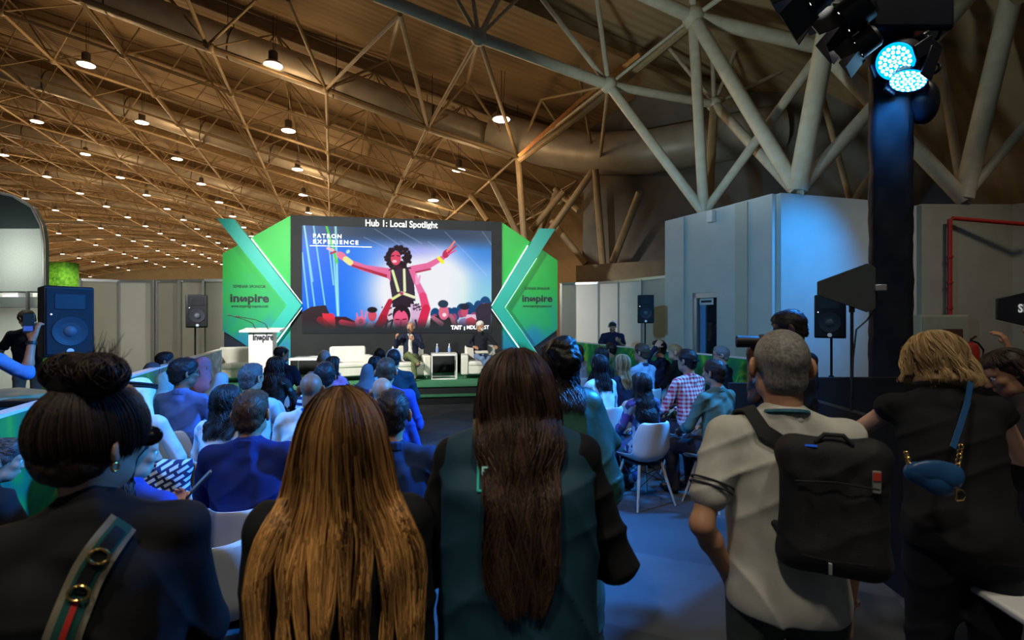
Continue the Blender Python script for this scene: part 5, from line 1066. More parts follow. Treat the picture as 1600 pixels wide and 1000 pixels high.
# antenna paddles
def paddle(c, rot, label, m, w=.42, h=.34, word=None, group='antenna paddles'):
    t = thing('antenna_paddle', label, 'antenna', tuple(c), rot, group); pts = [(-w / 2, -.05), (-w / 2, .05), (w / 2 - .06, h / 2), (w / 2, h / 2 - .03), (w / 2, -h / 2 + .03), (w / 2 - .06, -h / 2)]
    MB().prism(pts, lambda a, d_, z: np.array([a, d_, z]), -.006, .006).build('paddle_board', m, t, True, .003); MB().box((w / 2 + .03, 0, 0), (.08, .05, .05)).build('connector', M_alu, t, True, .008)
    if word: text('lettering', word, .055, M_wl, (-.09, -.0075, -.015), bold=.03, parent=t, ext=.0008, align='LEFT', space=1.15)
    return t
M_gp = mottled('grey_board', (.05, .06, .06), (.06, .07, .07), 6, .5)
pc = P(1322, 450, 3.9); paddle(pc, R(-8), 'grey antenna paddle on a thin stand before the dark loudspeaker', M_gp, .41, .37); sp_ = P(1331, 482, 3.92)
t = thing('antenna_stand', 'thin black stand carrying the grey antenna paddle', 'stand', (sp_[0], sp_[1], 0)); MB().tube([(0, 0, .1), (0, 0, sp_[2])], .012, 8).build('pole', M_blk, t); MB().tube([(0, 0, sp_[2] - .03), (0, 0, sp_[2] + .02)], .02, 8).build('clamp', M_blk, t)
for k in range(3): a = k * 2.094; MB().tube([(0, 0, .45), (.35 * math.cos(a), .35 * math.sin(a), .01)], .01, 6).build('leg', M_blk, t)
cab = np.array([P(1369, 452, 3.9), P(1368, 480, 3.9), P(1355, 500, 3.92), P(1338, 515, 3.9), P(1333, 560, 3.9), P(1331, 620, 3.9)]); tag(MB().tube(cab, .006, 6).build('cable', M_blk), 'thin cable hanging from the grey antenna paddle', 'cable')
paddle(P(1614, 483, 2.5), R(6), 'black lettered antenna paddle cut by the frame edge', mat('black_board', (.012, .013, .018), .5), .40, .24, 'SHURE')
# ---------------------------------------------------------------- left booths
bt_ = thing('booth_sign', 'big white rounded exhibition booth fascia at the left edge', 'booth', (0, 0, 0)); c1 = [P(-160, 300, 8.4), P(-20, 297, 8.4), P(20, 306, 8.4), P(50, 324, 8.4), P(64, 352, 8.4), P(68, 380, 8.4), P(68, 455, 8.4), P(-160, 455, 8.4)]
def slabp(pts, th, m, nm, par): V = [np.array(p) for p in pts]; n = len(V); V += [p + np.array([0, th, 0]) for p in V]; return MB().add(V, [tuple(range(n - 1, -1, -1)), tuple(range(n, 2 * n))] + [(i, (i + 1) % n, n + (i + 1) % n, n + i) for i in range(n)]).build(nm, m, par, False)
slabp(c1, .10, mottled('grey_fascia', (.30, .33, .31), (.36, .39, .37), 60, .7), 'fascia', bt_)
M_lit = mat('lit_white', (.95, 1, .93), .5, emit=.75)
slabp([P(-160, 357, 8.38), P(64, 357, 8.38), P(62, 345, 8.38), P(48, 325, 8.38), P(18, 308, 8.38), P(-20, 300, 8.38), P(-160, 302, 8.38)], .02, mat('dark_top', (.02, .03, .03), .6), 'dark_top', bt_)
slabp([P(-160, 455, 8.5), P(66, 455, 8.5), P(66, 431, 8.5), P(-160, 431, 8.5)], .04, M_lit, 'light_band', bt_)
mb = MB()
ed = [P(-20, 297, 8.36), P(20, 306, 8.36), P(50, 324, 8.36), P(64, 352, 8.36), P(68, 380, 8.36), P(69, 560, 8.36)]; mb.tube(ed, .02, 8); mb.build('edge_trim', M_alu, bt_)
sh = thing('booth_shelving', 'white lit booth back wall with black shelves at the left edge', 'shelving'); slabp([P(-160, 640, 10.2), P(95, 640, 10.2), P(95, 440, 10.2), P(-160, 440, 10.2)], .1, mat('bright_booth', (.80, .84, .78), .6), 'back_panel', sh)
for y0, y1 in ((464, 480), (450, 456)): slabp([P(-160, y1, 9.6), P(70, y1, 9.6), P(70, y0, 9.6), P(-160, y0, 9.6)], .4, mat('dark_shelf', (.03, .035, .035), .6), 'shelf', sh)
slabp([P(40, 560, 9.5), P(43, 560, 9.5), P(43, 450, 9.5), P(40, 450, 9.5)], .05, M_blk, 'upright', sh)
tag(slabp([P(4, 464, 9.7), P(28, 464, 9.7), P(28, 457, 9.7), P(4, 457, 9.7)], .3, M_white, 'display_box', None), 'pale boxy printer on the booth shelf', 'printer')
lamp('booth_light', 'AREA', P(-40, 395, 7.6), 16, (.95, 1, .9), P(-10, 400, 8.4), .5)
lamp('booth_light', 'AREA', P(10, 430, 9.2), 60, (.95, 1, .9), P(10, 520, 10.0), 1.5)
gw = thing('grass_wall', 'bright green artificial grass panel above the large loudspeaker', 'grass panel'); MB().box(P(93, 500, 9.4) + np.array([0, 0, -.4]), (.46, .3, 2.9)).build('panel', mottled('moss', (.06, .20, .01), (.15, .38, .02), 16, .95, 1.0, 90), gw, False)
rnd = np.random.RandomState(5); cur = []; pc = P(93, 500, 9.4)
for i in range(900):
    p = pc + np.array([rnd.uniform(-.23, .23), -.16, rnd.uniform(-1.8, 1.05)]); e = p + np.array([rnd.uniform(-.02, .02), -.04, -.04]); cur.append((np.array([p, (p + e) / 2 + np.array([0, -.01, .01]), e]), [.004, .004, .001], rnd.rand()))
g_ = strands('grass_blades', cur, mottled('moss', (0, 0, 0), (0, 0, 0)), gw)
lamp('booth_light', 'SPOT', P(110, 405, 8.6), 120, (1, 1, .8), P(95, 480, 9.4), .1, 70)
# ---------------------------------------------------------------- white shell chairs
M_shellc = mottled('white_shell', (.62, .63, .62), (.58, .59, .58), 6, .35); M_leg = mottled('pale_beech', (.48, .42, .33), (.42, .36, .28), 8, .45); M_wire = mat('black_wire', (.015, .015, .015), .5)
def make_chair(label, loc, rot, group=None):
    t = thing('shell_chair', label, 'chair', loc, rot, group)
    prof = [(.235, .405, .195), (.22, .43, .215), (.12, .425, .225), (0, .415, .23), (-.10, .415, .228), (-.165, .435, .225), (-.200, .49, .225), (-.215, .56, .225), (-.235, .66, .218), (-.258, .76, .198), (-.27, .81, .17), (-.272, .825, .13)]
    nu = 15; V = []
    for i, (y, z, w) in enumerate(prof):
        back = min(max((i - 4) / 3, 0), 1)
        for k in range(nu):
            u = -1 + 2 * k / (nu - 1); e = abs(u) ** 3; rise = .075 * math.exp(-((i - 5) / 3.2) ** 2)
            V.append((w * u, y + back * .055 * u * u + .03 * e * back, z + (1 - back) * .035 * e + rise * e))
    n = len(V); nr = []
    A = np.array(V).reshape(len(prof), nu, 3); du = np.gradient(A, axis=1); dv = np.gradient(A, axis=0); nn = np.cross(du, dv); nn /= np.linalg.norm(nn, axis=2)[..., None] + 1e-9
    B = A - nn * .007; V = np.concatenate([A.reshape(-1, 3), B.reshape(-1, 3)]); F = []
    for i in range(len(prof) - 1):
        for k in range(nu - 1): a = i * nu + k; F += [(a, a + 1, a + nu + 1, a + nu), (n + a + nu, n + a + nu + 1, n + a + 1, n + a)]
    for i in range(len(prof) - 1):
        for k in (0, nu - 1): a = i * nu + k; F.append((a, a + nu, n + a + nu, n + a) if k == 0 else (a + nu, a, n + a, n + a + nu))
    for k in range(nu - 1):
        for i in (0, len(prof) - 1): a = i * nu + k; F.append((a + 1, a, n + a, n + a + 1) if i == 0 else (a, a + 1, n + a + 1, n + a))
    o = MB().add(V, F).build('seat_shell', M_shellc, t); s_ = o.modifiers.new('sub', 'SUBSURF'); s_.levels = 1; s_.render_levels = 1
    for x in (-1, 1):
        for y in (-1, 1): MB().tube([(x * .13, y * .12, .405), (x * .165, y * .155, .25), (x * .225, y * .215, 0)], [.016, .015, .010], 10).build('leg', M_leg, t)
    mb = MB()
    for (x0, y0), (x1, y1) in (((-1, -1), (1, -1)), ((-1, 1), (1, 1)), ((-1, -1), (-1, 1)), ((1, -1), (1, 1))): mb.tube([(x0 * .14, y0 * .13, .37), (x1 * .175, y1 * .165, .20)], .004, 5); mb.tube([(x1 * .14, y1 * .13, .37), (x0 * .175, y0 * .165, .20)], .004, 5)
    mb.box((0, 0, .40), (.28, .26, .012)); mb.build('wire_brace', M_wire, t); return t
# ---------------------------------------------------------------- pattern cloths
def m_check(name, c1, c2, sc_):
    m = mat('cloth_' + name, c1, .85); nt, b = nodes(m); v = texcoord(nt); s_ = N(nt, 'ShaderNodeSeparateXYZ'); nt.links.new(v, s_.inputs[0]); outs = []
    for ax in ('X', 'Z'):
        f = N(nt, 'ShaderNodeMath', operation='MULTIPLY'); nt.links.new(s_.outputs[ax], f.inputs[0]); f.inputs[1].default_value = sc_; g = N(nt, 'ShaderNodeMath', operation='FRACT'); nt.links.new(f.outputs[0], g.inputs[0]); h = N(nt, 'ShaderNodeMath', operation='GREATER_THAN'); nt.links.new(g.outputs[0], h.inputs[0]); h.inputs[1].default_value = .5; outs.append(h)
    a = N(nt, 'ShaderNodeMath', operation='ADD'); nt.links.new(outs[0].outputs[0], a.inputs[0]); nt.links.new(outs[1].outputs[0], a.inputs[1]); d = N(nt, 'ShaderNodeMath', operation='MULTIPLY'); nt.links.new(a.outputs[0], d.inputs[0]); d.inputs[1].default_value = .5
    nt.links.new(ramp(nt, d.outputs[0], [(0, c2), (.45, tuple((p + q) / 2 for p, q in zip(c1, c2))), (.9, c1)]), b.inputs['Base Color']); return m
def m_stripe(name, c1, c2, sc_, axis='Z', th=.5):
    m = mat('cloth_' + name, c1, .85); nt, b = nodes(m); v = texcoord(nt); s_ = N(nt, 'ShaderNodeSeparateXYZ'); nt.links.new(v, s_.inputs[0]); f = N(nt, 'ShaderNodeMath', operation='MULTIPLY'); nt.links.new(s_.outputs[axis], f.inputs[0]); f.inputs[1].default_value = sc_; g = N(nt, 'ShaderNodeMath', operation='FRACT'); nt.links.new(f.outputs[0], g.inputs[0])
    nt.links.new(ramp(nt, g.outputs[0], [(0, c1), (th, c2)], 'CONSTANT'), b.inputs['Base Color']); return m
def m_floral(name, stops, sc_):
    m = mat('cloth_' + name, stops[0][1], .8); nt, b = nodes(m); v = texcoord(nt); w = N(nt, 'ShaderNodeTexVoronoi', Scale=sc_); nt.links.new(v, w.inputs['Vector']); nt.links.new(ramp(nt, w.outputs['Color'], stops, 'CONSTANT'), b.inputs['Base Color']); return m
def m_geo(name, c1, c2, sc_):
    m = mat('cloth_' + name, c1, .8); nt, b = nodes(m); v = texcoord(nt, (sc_, sc_, sc_), (0, .5, .3)); w = N(nt, 'ShaderNodeTexBrick', Scale=1.0, Color1=(*c1, 1), Color2=(*c1, 1), Mortar=(*c2, 1)); w.inputs['Mortar Size'].default_value = .12; w.inputs['Brick Width'].default_value = .9; w.inputs['Row Height'].default_value = .5
    s_ = N(nt, 'ShaderNodeSeparateXYZ'); nt.links.new(v, s_.inputs[0]); c_ = N(nt, 'ShaderNodeCombineXYZ'); nt.links.new(s_.outputs['X'], c_.inputs[0]); nt.links.new(s_.outputs['Z'], c_.inputs[1]); nt.links.new(c_.outputs[0], w.inputs['Vector']); nt.links.new(w.outputs['Color'], b.inputs['Base Color']); return m
NAVY = (.012, .018, .045); BLK = (.010, .010, .012); WHT = (.72, .72, .72); ROY = (.03, .06, .30); SKY = (.40, .50, .66)
# ---------------------------------------------------------------- seated audience, left block
person('man in a royal blue blazer with short brown hair, before the empty white chair', 392, 2.85, 612, hc='brown', ts='suit', tc=(.012, .026, .16), build=1.08)
person('man in a navy polo shirt with a thinning crown, beside the blonde standing woman', 612, 2.75, 611, hc='dark', hair='short', ts='polo', tc=(.012, .03, .09), build=1.1, collar=(.012, .03, .09))
person('man in a blue shirt and glasses, dark full hair, in the left block', 287, 4.7, 561, hair='full', hc='black', ts='shirt', tc=(.10, .17, .42), sk='brown', build=1.08, hyaw=-32, glasses=True, face=-6)
person('woman in a grey headscarf beside the partition side', 238, 6.2, 566, f=True, hair='hijab', scarf=(.085, .08, .09), ts='abaya', tc=(.05, .05, .06), hyaw=-10)
person('man with cropped dark hair and dark jacket, second row from the barrier', 257, 6.7, 550, hc='black', ts='suit', tc=(.02, .03, .04), hyaw=-35, sk='brown')
person('woman in a pale teal headscarf, low in her seat', 256, 5.2, 598, f=True, hair='hijab', scarf=(.28, .42, .40), ts='abaya', tc=(.25, .38, .38), L=.3)
person('woman in a dusty pink headscarf', 317, 6.1, 558, f=True, hair='hijab', scarf=(.42, .16, .20), ts='abaya', tc=(.03, .03, .05), hyaw=-15)
person('person in a pale grey headscarf in front of the woman in pink', 344, 5.6, 592, f=True, hair='hijab', scarf=(.36, .44, .50), ts='abaya', tc=(.4, .46, .5), lean=.35)
person('man in a white headdress with black cord and a white robe', 219, 3.9, 592, hair='ghutra', ts='thobe', tc=(.62, .66, .7), sk='brown', lean=.22, hyaw=-10, build=1.1)
person('woman with dark wavy hair and a white and blue blouse', 352, 3.75, 600, f=True, hair='curly', hc='black', L=.30, ts='shirt', tc=(.55, .62, .72), spread=.015, hyaw=12, tmat=m_floral('white_blue_blouse', [(0, (.6, .66, .72)), (.75, (.25, .40, .62)), (.85, (.62, .68, .74))], 24))
person('man in a pale blue shirt and glasses with greying hair', 392, 4.55, 569, hc='salt', ts='shirt', tc=(.42, .55, .68), hyaw=-18, glasses=True)
person('woman with long curly auburn hair and a black patterned dress', 430, 6.4, 556, f=True, hair='curly', hc='auburn', L=.42, ts='dress', tc=BLK, spread=.03, tmat=m_floral('black_leaf_dress', [(0, (.012, .012, .014)), (.75, (.06, .16, .13)), (.82, (.012, .012, .014))], 20))
person('man in a dark navy suit with receding dark hair near the podium', 440, 7.6, 540, hc='black', hair='fringe', ts='suit', tc=NAVY, hyaw=-40, build=1.05)
person('bald man in a white shirt with a blue lanyard', 486, 3.85, 582, hair='none', ts='shirt', tc=(.66, .70, .68), sk='brown', build=1.05, collar=(.05, .15, .55))
person('man with tousled dark hair in a navy and white striped top', 507, 4.8, 567, hair='full', hc='black', ts='shirt', tc=WHT, tmat=m_stripe('navy_white_stripes', (.015, .03, .12), (.6, .64, .68), 18), hyaw=10)
person('person with short grey hair near the low white table', 506, 7.0, 548, hc='grey', ts='shirt', tc=(.3, .3, .32), hyaw=25)
person('woman with dark brown hair and a lilac top', 520, 6.6, 556, f=True, hair='long', hc='dark', L=.2, ts='shirt', tc=(.42, .20, .42), hyaw=-30)
# centre
person('man with cropped hair in front of the bald speaker', 593, 7.6, 543, hc='black', ts='shirt', tc=BLK, sk='brown', hair='buzz')
person('woman with smooth dark hair between the centre rows', 586, 6.6, 556, f=True, hair='bob', hc='black', ts='shirt', tc=(.3, .36, .42))
person('woman in a slate headscarf in the centre', 574, 6.2, 576, f=True, hair='hijab', scarf=(.09, .10, .12), ts='abaya', tc=(.35, .45, .55))
J = person('man in a dark teal suit with a white head covering band, below the bald speaker', 615, 6.7, 546, hair='short', hc='black', ts='suit', tc=(.012, .035, .05), collar=(.6, .6, .62), build=1.05)
MB().tube([J['T_head'](.088 * math.cos(t), -.02, .02 + .108 * math.sin(t)) for t in np.linspace(0, math.pi, 15)], .007, 6).build('headband', mat('white_band', (.6, .6, .6), .5), J['par'])
person('man in a bright blue blazer with short fair hair, centre', 603, 4.9, 560, hc='brown', ts='suit', tc=(.03, .06, .36), build=1.12)
person('bald person in a blue jacket, head low in front of the bright blue blazer', 597, 3.9, 589, hair='none', ts='shirt', tc=(.03, .06, .30), build=1.0, glasses=True)
# right block
person('woman with a brown bob and a light blue blouse by the right barrier', 903, 8.8, 538, f=True, hair='bob', hc='brown', ts='shirt', tc=(.45, .55, .66))
person('woman with straight black hair and a white blouse, right block', 937, 5.9, 553, f=True, hair='long', hc='black', L=.32, ts='shirt', tc=(.58, .64, .68))
person('woman with black hair in black, just beyond the white blouse', 940, 7.2, 542, f=True, hair='long', hc='black', L=.25, ts='shirt', tc=BLK, spread=.01)
person('man with dark hair and a green shirt near the far loudspeaker', 955, 9.2, 536, hc='black', ts='shirt', tc=(.10, .26, .16))
person('woman with long ash blonde hair and a dark top', 973, 6.4, 553, f=True, hair='long', hc='blonde', L=.33, ts='shirt', tc=NAVY, hyaw=8, spread=.012)
person('man in a light blue shirt, glasses and a dark collar lanyard', 1003, 7.4, 537, hc='brown', ts='shirt', tc=(.36, .47, .60), hyaw=12, glasses=True, collar=(.04, .05, .08), build=1.05)
person('man in dark clothes with his hand behind his neck', 1030, 8.2, 532, hc='black', ts='shirt', tc=NAVY, hyaw=30, arms=(((-.5, .2, .2), (.62, -.3, .75), (0, .6, -1)), 'lap'), sk='light')
person('woman with blonde hair tied low, in black, near the white block', 1055, 8.0, 538, f=True, hair='short', hc='blonde', ts='shirt', tc=BLK, hyaw=30, sk='light')
J = person('man in a red and white checked shirt and backwards black cap', 1074, 5.9, 546, hc='black', ts='shirt', tc=(.5, .1, .12), tmat=m_check('red_check', (.50, .03, .06), (.70, .66, .68), 22), hyaw=10, build=1.08)
T_ = J['T_head']; sdf_obj('cap', [ell(T_(0, -.014, .038), (.086, .104, .092), J['M'], .01), cap(T_(-.04, -.10, .0), T_(.04, -.10, .0), .02, None, .03), pl(J['M'] @ np.array([0, .12, -.99]), float((J['M'] @ np.array([0, .12, -.99])) @ T_(0, 0, .008)))], .008, cloth('black_cap', (.012, .012, .015)), J['par'])
person('man in an olive shirt with a dark beard, arm over the next chair', 1117, 5.0, 563, hc='dark', ts='shirt', tc=(.10, .17, .13), hyaw=8, build=1.08, sk='tan', arms=('lap', 'lap'))
person('man with grey hair and a flat cap by the barrier before the door', 1127, 7.3, 541, hc='grey', ts='shirt', tc=BLK, hyaw=30, sk='light', glasses=True)
person('woman in a floral dress with very long black curls on the nearest right chair', 1003, 5.05, 582, f=True, hair='curly', hc='black', L=.46, prof=hair_prof('curly', .24, 1.15, .03) + [(-.30, .12, .20, .02), (-.38, .12, .235, .02), (-.46, .08, .25, .02)], ts='dress', tc=BLK , hk=dict(nst=800), tmat=m_floral('floral_dress', [(0, (.02, .03, .09)), (.35, (.05, .10, .22)), (.55, (.25, .30, .35)), (.68, (.10, .06, .25)), (.82, (.03, .12, .13))], 17), face=24)
# near left, low
person('man with greying cropped hair bent forward at the left edge', -2, 2.55, 690, hc='salt', hair='short', ts='suit', tc=BLK, lean=.45, hyaw=-35, sk='light', chair=False, eyes=True, face=-15)
J = person('woman with red lips and dark hair in a blue top, holding a phone', 204, 2.2, 668, f=True, hair='long', hc='black', L=.25, ts='shirt', tc=(.03, .06, .34), sk='light', hyaw=-52, hpitch=8, eyes=True, face=4, arms=('lap', 'phone'), spread=.005)
T_ = J['T_head']; s_ = J['s']; sdf_obj('lips', [ell(T_(0, .0945, -.049), (.021 * s_, .0085 * s_, .0055 * s_), J['M'], .005), ell(T_(0, .093, -.0585), (.018 * s_, .009 * s_, .0065 * s_), J['M'], .005)], .003, mat('red_lips', (.5, .015, .02), .35), J['par'])
w_ = J['wr'][1]; c_ = J['T'](0, 0, 0); pw = rzm(J['fr']) @ w_ + np.array(J['loc']); ph = tag(MB().box(pw + np.array([.03, .07, .12]), (.010, .075, .155), rzm(.5) @ ry(.75)).build('phone', mat('phone_dark', (.03, .04, .05), .2), None, True, .006), 'phone held up by the woman with red lips', 'phone')
# ---------------------------------------------------------------- speakers on stage
sit = lambda a, b_: tuple(S(a, b_, .352))
def stage_person(label, a, b_, rotd, **kw):
    p = S(a, b_, .352); return person(label, 0, 1, 500, z0=.352, loc=(p[0], p[1], .352), H=kw.pop('H'), face=math.degrees(SROT) + 180 + rotd, chair=False, vox=.008, eyes=True, **kw)
J = stage_person('bald speaker in a dark blazer and olive trousers talking into a microphone', .33, -1.40, -4, H=1.78, hair='none', ts='suit', tc=NAVY, bc=(.13, .16, .07), sk='tan', lean=.10, collar=(.6, .58, .55), hyaw=-18, shoes=(.05, .05, .06),
    arms=(((-.35, .45, -.8), (.75, .35, .62), (0, -.8, .3)), ((.55, .15, -.8), (-.1, .62, .75), (-.8, 0, .2))), legs=(((-.10, .40, .54), (-.13, .46, .09)), ((.02, .46, .62), (-.22, .56, .42))))
T = J['T']; sdf_obj('shirt', [ell(T(0, .085, .17 * 1.78), (.055, .055, .17), J['R'], .02), ell(T(0, .10, .06 * 1.78), (.06, .05, .10), J['R'], .03)], .008, cloth('white_shirt', (.72, .70, .64)), J['par'], wr=.002)
w_ = J['wr'][0]; d_ = (J['wr'][0] - J['el'][0]); d_ /= np.linalg.norm(d_); mic = w_ + d_ * .09; mt_ = J['T_head'](0, .13, -.05); world = lambda q: rzm(J['fr']) @ q + np.array(J['loc'])
m0, m1 = world(mic + np.array([0, -.0, -.05])), world(mt_); mc = thing('microphone', 'black hand microphone held by the bald speaker', 'microphone'); MB().tube([m0, m0 + (m1 - m0) * .85], [.011, .016], 10).build('handle', M_blk, mc); MB().ball(m1, .026, 8).build('mesh_head', mat('dark_mesh', (.05, .05, .05), .4, .5), mc)
J = stage_person('grey-haired bearded speaker in a black jumper and blue jeans', 2.05, -1.38, 14, H=1.84, hair='short', hc='white', ts='shirt', tc=(.012, .014, .022), bc=(.16, .25, .42), sk='tan', lean=-.05, hyaw=22, hpitch=8, shoes=(.03, .03, .03), glasses=True,
    arms=(((-.55, .30, -.75), (.25, .80, -.1), (.3, 0, -1)), ((.55, .30, -.75), (-.25, .80, -.1), (-.3, 0, -1))), legs=(((-.06, .46, .50), (.22, .70, .10)), ((.13, .44, .50), (-.12, .50, .10))))
T_ = J['T_head']; s_ = J['s']; sdf_obj('beard', [ell(T_(0, .072, -.080), (.040 * s_, .034 * s_, .030 * s_), J['M'], .02), cap(T_(-.04, .06, -.05), T_(-.02, .085, -.045), .012, .010, .02), cap(T_(.04, .06, -.05), T_(.02, .085, -.045), .012, .010, .02), cap(T_(-.022, .097, -.041), T_(.022, .097, -.041), .007, None, .01)], .005, HM('white'), J['par'], wr=.002, wf=4)
p = S(2.02, -1.83, .352 + .67); nt_ = thing('notepad', 'open paper notepad on the lap of the grey-haired speaker', 'notepad', tuple(p), SROT); MB().box((0, 0, 0), (.30, .22, .012), rx(.15)).build('pages', mat('paper', (.75, .74, .70), .7), nt_, False); MB().box((0, 0, -.012), (.32, .24, .008), rx(.15)).build('cover', mat('manila', (.5, .4, .2), .7), nt_, False)
# ---------------------------------------------------------------- standing people around the hall
J = person('man in a navy tee and cap with white headphones, standing at the far partition', 957, 12.2, 502, pose='stand', hc='black', ts='tee', tc=NAVY, face=172, sk='tan', build=1.25, hpitch=28, arms=('phone', 'fold'), eyes=True, vox=.011)
T_ = J['T_head']; MB().tube([T_(.092 * math.cos(t), -.0, .02 + .112 * math.sin(t)) for t in np.linspace(0, math.pi, 15)], .013, 6).build('headphone_band', mat('white_phones', (.8, .85, .9), .4), J['par'])
for sg in (-1, 1): MB().ball(T_(sg * .092, 0, 0), (.018, .032, .038), 8).build('ear_cup', mat('white_phones', (.8, .85, .9), .4), J['par'])
J = person('photographer in a dark navy tee behind the black booth panel, camera to his eye', 1236, 3.75, 486, pose='stand', hc='black', ts='tee', tc=(.012, .016, .03), sk='dark', face=35, hyaw=28, hpitch=18, build=1.15, arms=(((-.25, .45, -.85), (.40, .30, .87), (0, -1, .2)), 'down'), eyes=True, collar=(.012, .016, .03))
q = P(1196, 534, 3.45); cm = thing('camera', 'black camera with a long lens held by the photographer', 'camera', tuple(q), R(75)); MB().box((0, 0, 0), (.14, .07, .10)).build('camera_body', M_blk, cm, True, .015); MB().tube([(0, .03, 0), (0, .18, -.0)], [.036, .042], 18).build('lens', M_blk, cm); MB().tube([(0, .181, 0), (0, .183, 0)], .036, 16).build('front_glass', mat('lens_glass', (.02, .04, .10), .05), cm)
J = person('man in a black shirt and beige trousers bowing his head by the booth', 42, 8.2, 485, pose='stand', hc='dark', hair='full', ts='tee', tc=BLK, bc=(.30, .27, .21), face=60, hpitch=25, hyaw=20, sk='tan', eyes=True, vox=.011)
J = person('person in a blue shirt holding a phone up at the counter', -62, 4.0, 478, pose='stand', hc='black', ts='shirt', tc=(.12, .26, .55), face=5, sk='tan', sleeve=1.1, arms=(('down'), ((.50, .55, -.55), (-.05, .25, 1.0), (0, 1, 0.2))), bc=BLK)
w_ = J['wr'][1]; ww = rzm(J['fr']) @ w_ + np.array(J['loc']); MB().tube([J['wr'][1] * .92 + J['el'][1] * .08, J['wr'][1] * .84 + J['el'][1] * .16], .037, 16).build('watch', M_blk, J['par'])
hp = ww + np.array([-.03, .0, .13]); ph = thing('phone', 'phone held up at the left edge filming the stage', 'phone', tuple(hp), R(8)); MB().box((0, 0, 0), (.085, .009, .165)).build('phone_body', M_blk, ph, True, .006); MB().box((0, -.0052, 0), (.078, .001, .155)).build('display', mat('phone_display', (.01, .03, .06), .2, emit=.5), ph, False); MB().box((0, -.0062, -.045), (.07, .001, .04)).build('live_picture', mat('phone_blue', (.04, .10, .5), .2, emit=.8), ph, False)
J = person('person at the right edge raising a hand with a silver bracelet', 1648, 3.1, 478, pose='stand', hc='black', f=True, ts='tee', tc=WHT, hair='short', sk='tan', face=40, arms=(((-.5, .35, -.6), (-.05, .25, 1.0), (0, 1, 0.)), 'down'))
MB().tube([J['wr'][0] * .93 + J['el'][0] * .07, J['wr'][0] * .89 + J['el'][0] * .11], .031, 14).build('bracelet', mat('silver', (.7, .7, .7), .2, 1), J['par'])
# woman in a dark green satin cape
J = person('woman with dark blue-black waves in a loose green satin cape, standing', 874, 2.7, 529, pose='stand', f=True, hair='long', hc='black', ts='cape', tc=(.03, .10, .085), L=.26, curl=.014, face=12, hyaw=8, spread=.0, bc=BLK, hk=dict(nst=900, cw=45), build=1.0, wr=.007,
    tmat=mottled('green_satin', (.030, .105, .085), (.022, .08, .066), 6, .38, .1, 60), arms=(('down'), ((.55, .1, -.8), (-.5, .7, -.1), (0, 0, 1))))
sdf_obj('hair_bun', [ell(J['T_head'](0, -.06, .06), (.085, .075, .075), J['M'], .02), ell(J['T_head'](.01, -.10, .0), (.075, .06, .07), J['M'], .03)], .006, HM('black'), J['par'], wr=.006, wf=3)
# ---------------------------------------------------------------- foreground four
# 1 bun and sunglasses
J1 = person('woman with a messy dark top bun, sunglasses and striped strap over a black blazer', 146, 1.10, 612, pose='stand', f=True, hair='updo', hc='dark', ts='suit', tc=(.012, .012, .014), sk='light', face=30, hyaw=-46, hpitch=6, arms=('down', 'phone'), eyes=True, vox=.006, H=1.64, build=1.0)
T_ = J1['T_head']; M_ = J1['M']; s_ = J1['s']
sdf_obj('top_bun', [ell(T_(.03, -.055, .165), (.060 * s_, .05 * s_, .042 * s_), M_, .02), ell(T_(-.035, -.05, .155), (.048 * s_, .05 * s_, .045 * s_), M_, .02), ell(T_(0, -.04, .12), (.05, .05, .03), M_, .03), ell(T_(.07, -.055, .155), (.032, .04, .036), M_, .02)], .005, HM('dark'), J1['par'], wr=.004, wf=3.5)
rnd = np.random.RandomState(9); cur = []
for i in range(2200):       # hair swept up from the hairline to the bun
    a = rnd.uniform(-math.pi, math.pi) * .96; p0 = np.array([math.sin(a) * .088, -math.cos(a) * .105, -.085 + .12 * (abs(a) / math.pi) + rnd.uniform(-.015, .05)]); u = np.linspace(0, 1, 14)[:, None]; tgt = np.array([0, -.04, .128]); q = p0 * (1 - u) + tgt * u; c0 = np.array([0, -.014, .03])
    dv = q - c0; dv /= np.linalg.norm(dv, axis=1)[:, None]; q = c0 + dv * np.array([.098, .122, .115]) * (1 + rnd.uniform(-.02, .035)) ; q = np.where(u < .08, q * .985, q)
    cur.append((np.array([T_(*p) for p in q]), .0012 * np.interp(u[:, 0], [0, .2, .9, 1], [.3, 1, 1, .6]), rnd.rand() ** 2))
for i in range(420):        # loops of the bun
    a0 = rnd.uniform(0, 6.28); c0 = np.array([rnd.choice([.03, -.035, .06]), -.052, .160]); ax = rnd.normal(size=3); ax[2] *= .4; ax /= np.linalg.norm(ax); b1 = np.cross(ax, [0, 0, 1]); b1 /= np.linalg.norm(b1) + 1e-6; b2 = np.cross(ax, b1); t_ = np.linspace(a0, a0 + rnd.uniform(2, 4.5), 12)[:, None]
    q = c0 + (b1 * np.cos(t_) + b2 * np.sin(t_)) * np.array([.058, .052, .046]) * rnd.uniform(.95, 1.06); cur.append((np.array([T_(*p) for p in q]), np.full(12, .0016), rnd.rand() ** 2))
for i in range(34):         # flyaways
    p0 = np.array([rnd.uniform(.0, .09), -.05, .185]); e = p0 + np.array([rnd.uniform(.01, .055), rnd.uniform(-.02, .02), rnd.uniform(.02, .075)]); u = np.linspace(0, 1, 8)[:, None]; q = p0 * (1 - u) + e * u + np.array([.01, 0, 0]) * np.sin(u * 4); cur.append((np.array([T_(*p) for p in q]), np.linspace(.0012, .0003, 8), rnd.rand()))
strands('hair_strands', cur, HM('dark'), J1['par'])
mb = MB()
for sg in (-1, 1): mb.tube([T_(sg * .068, .085, .016), T_(sg * .082, .03, .018), T_(sg * .088, -.03, .010)], [.006, .004, .003], 8); mb.ball(T_(sg * .035, .102, .010), (.030, .012, .024), 10)
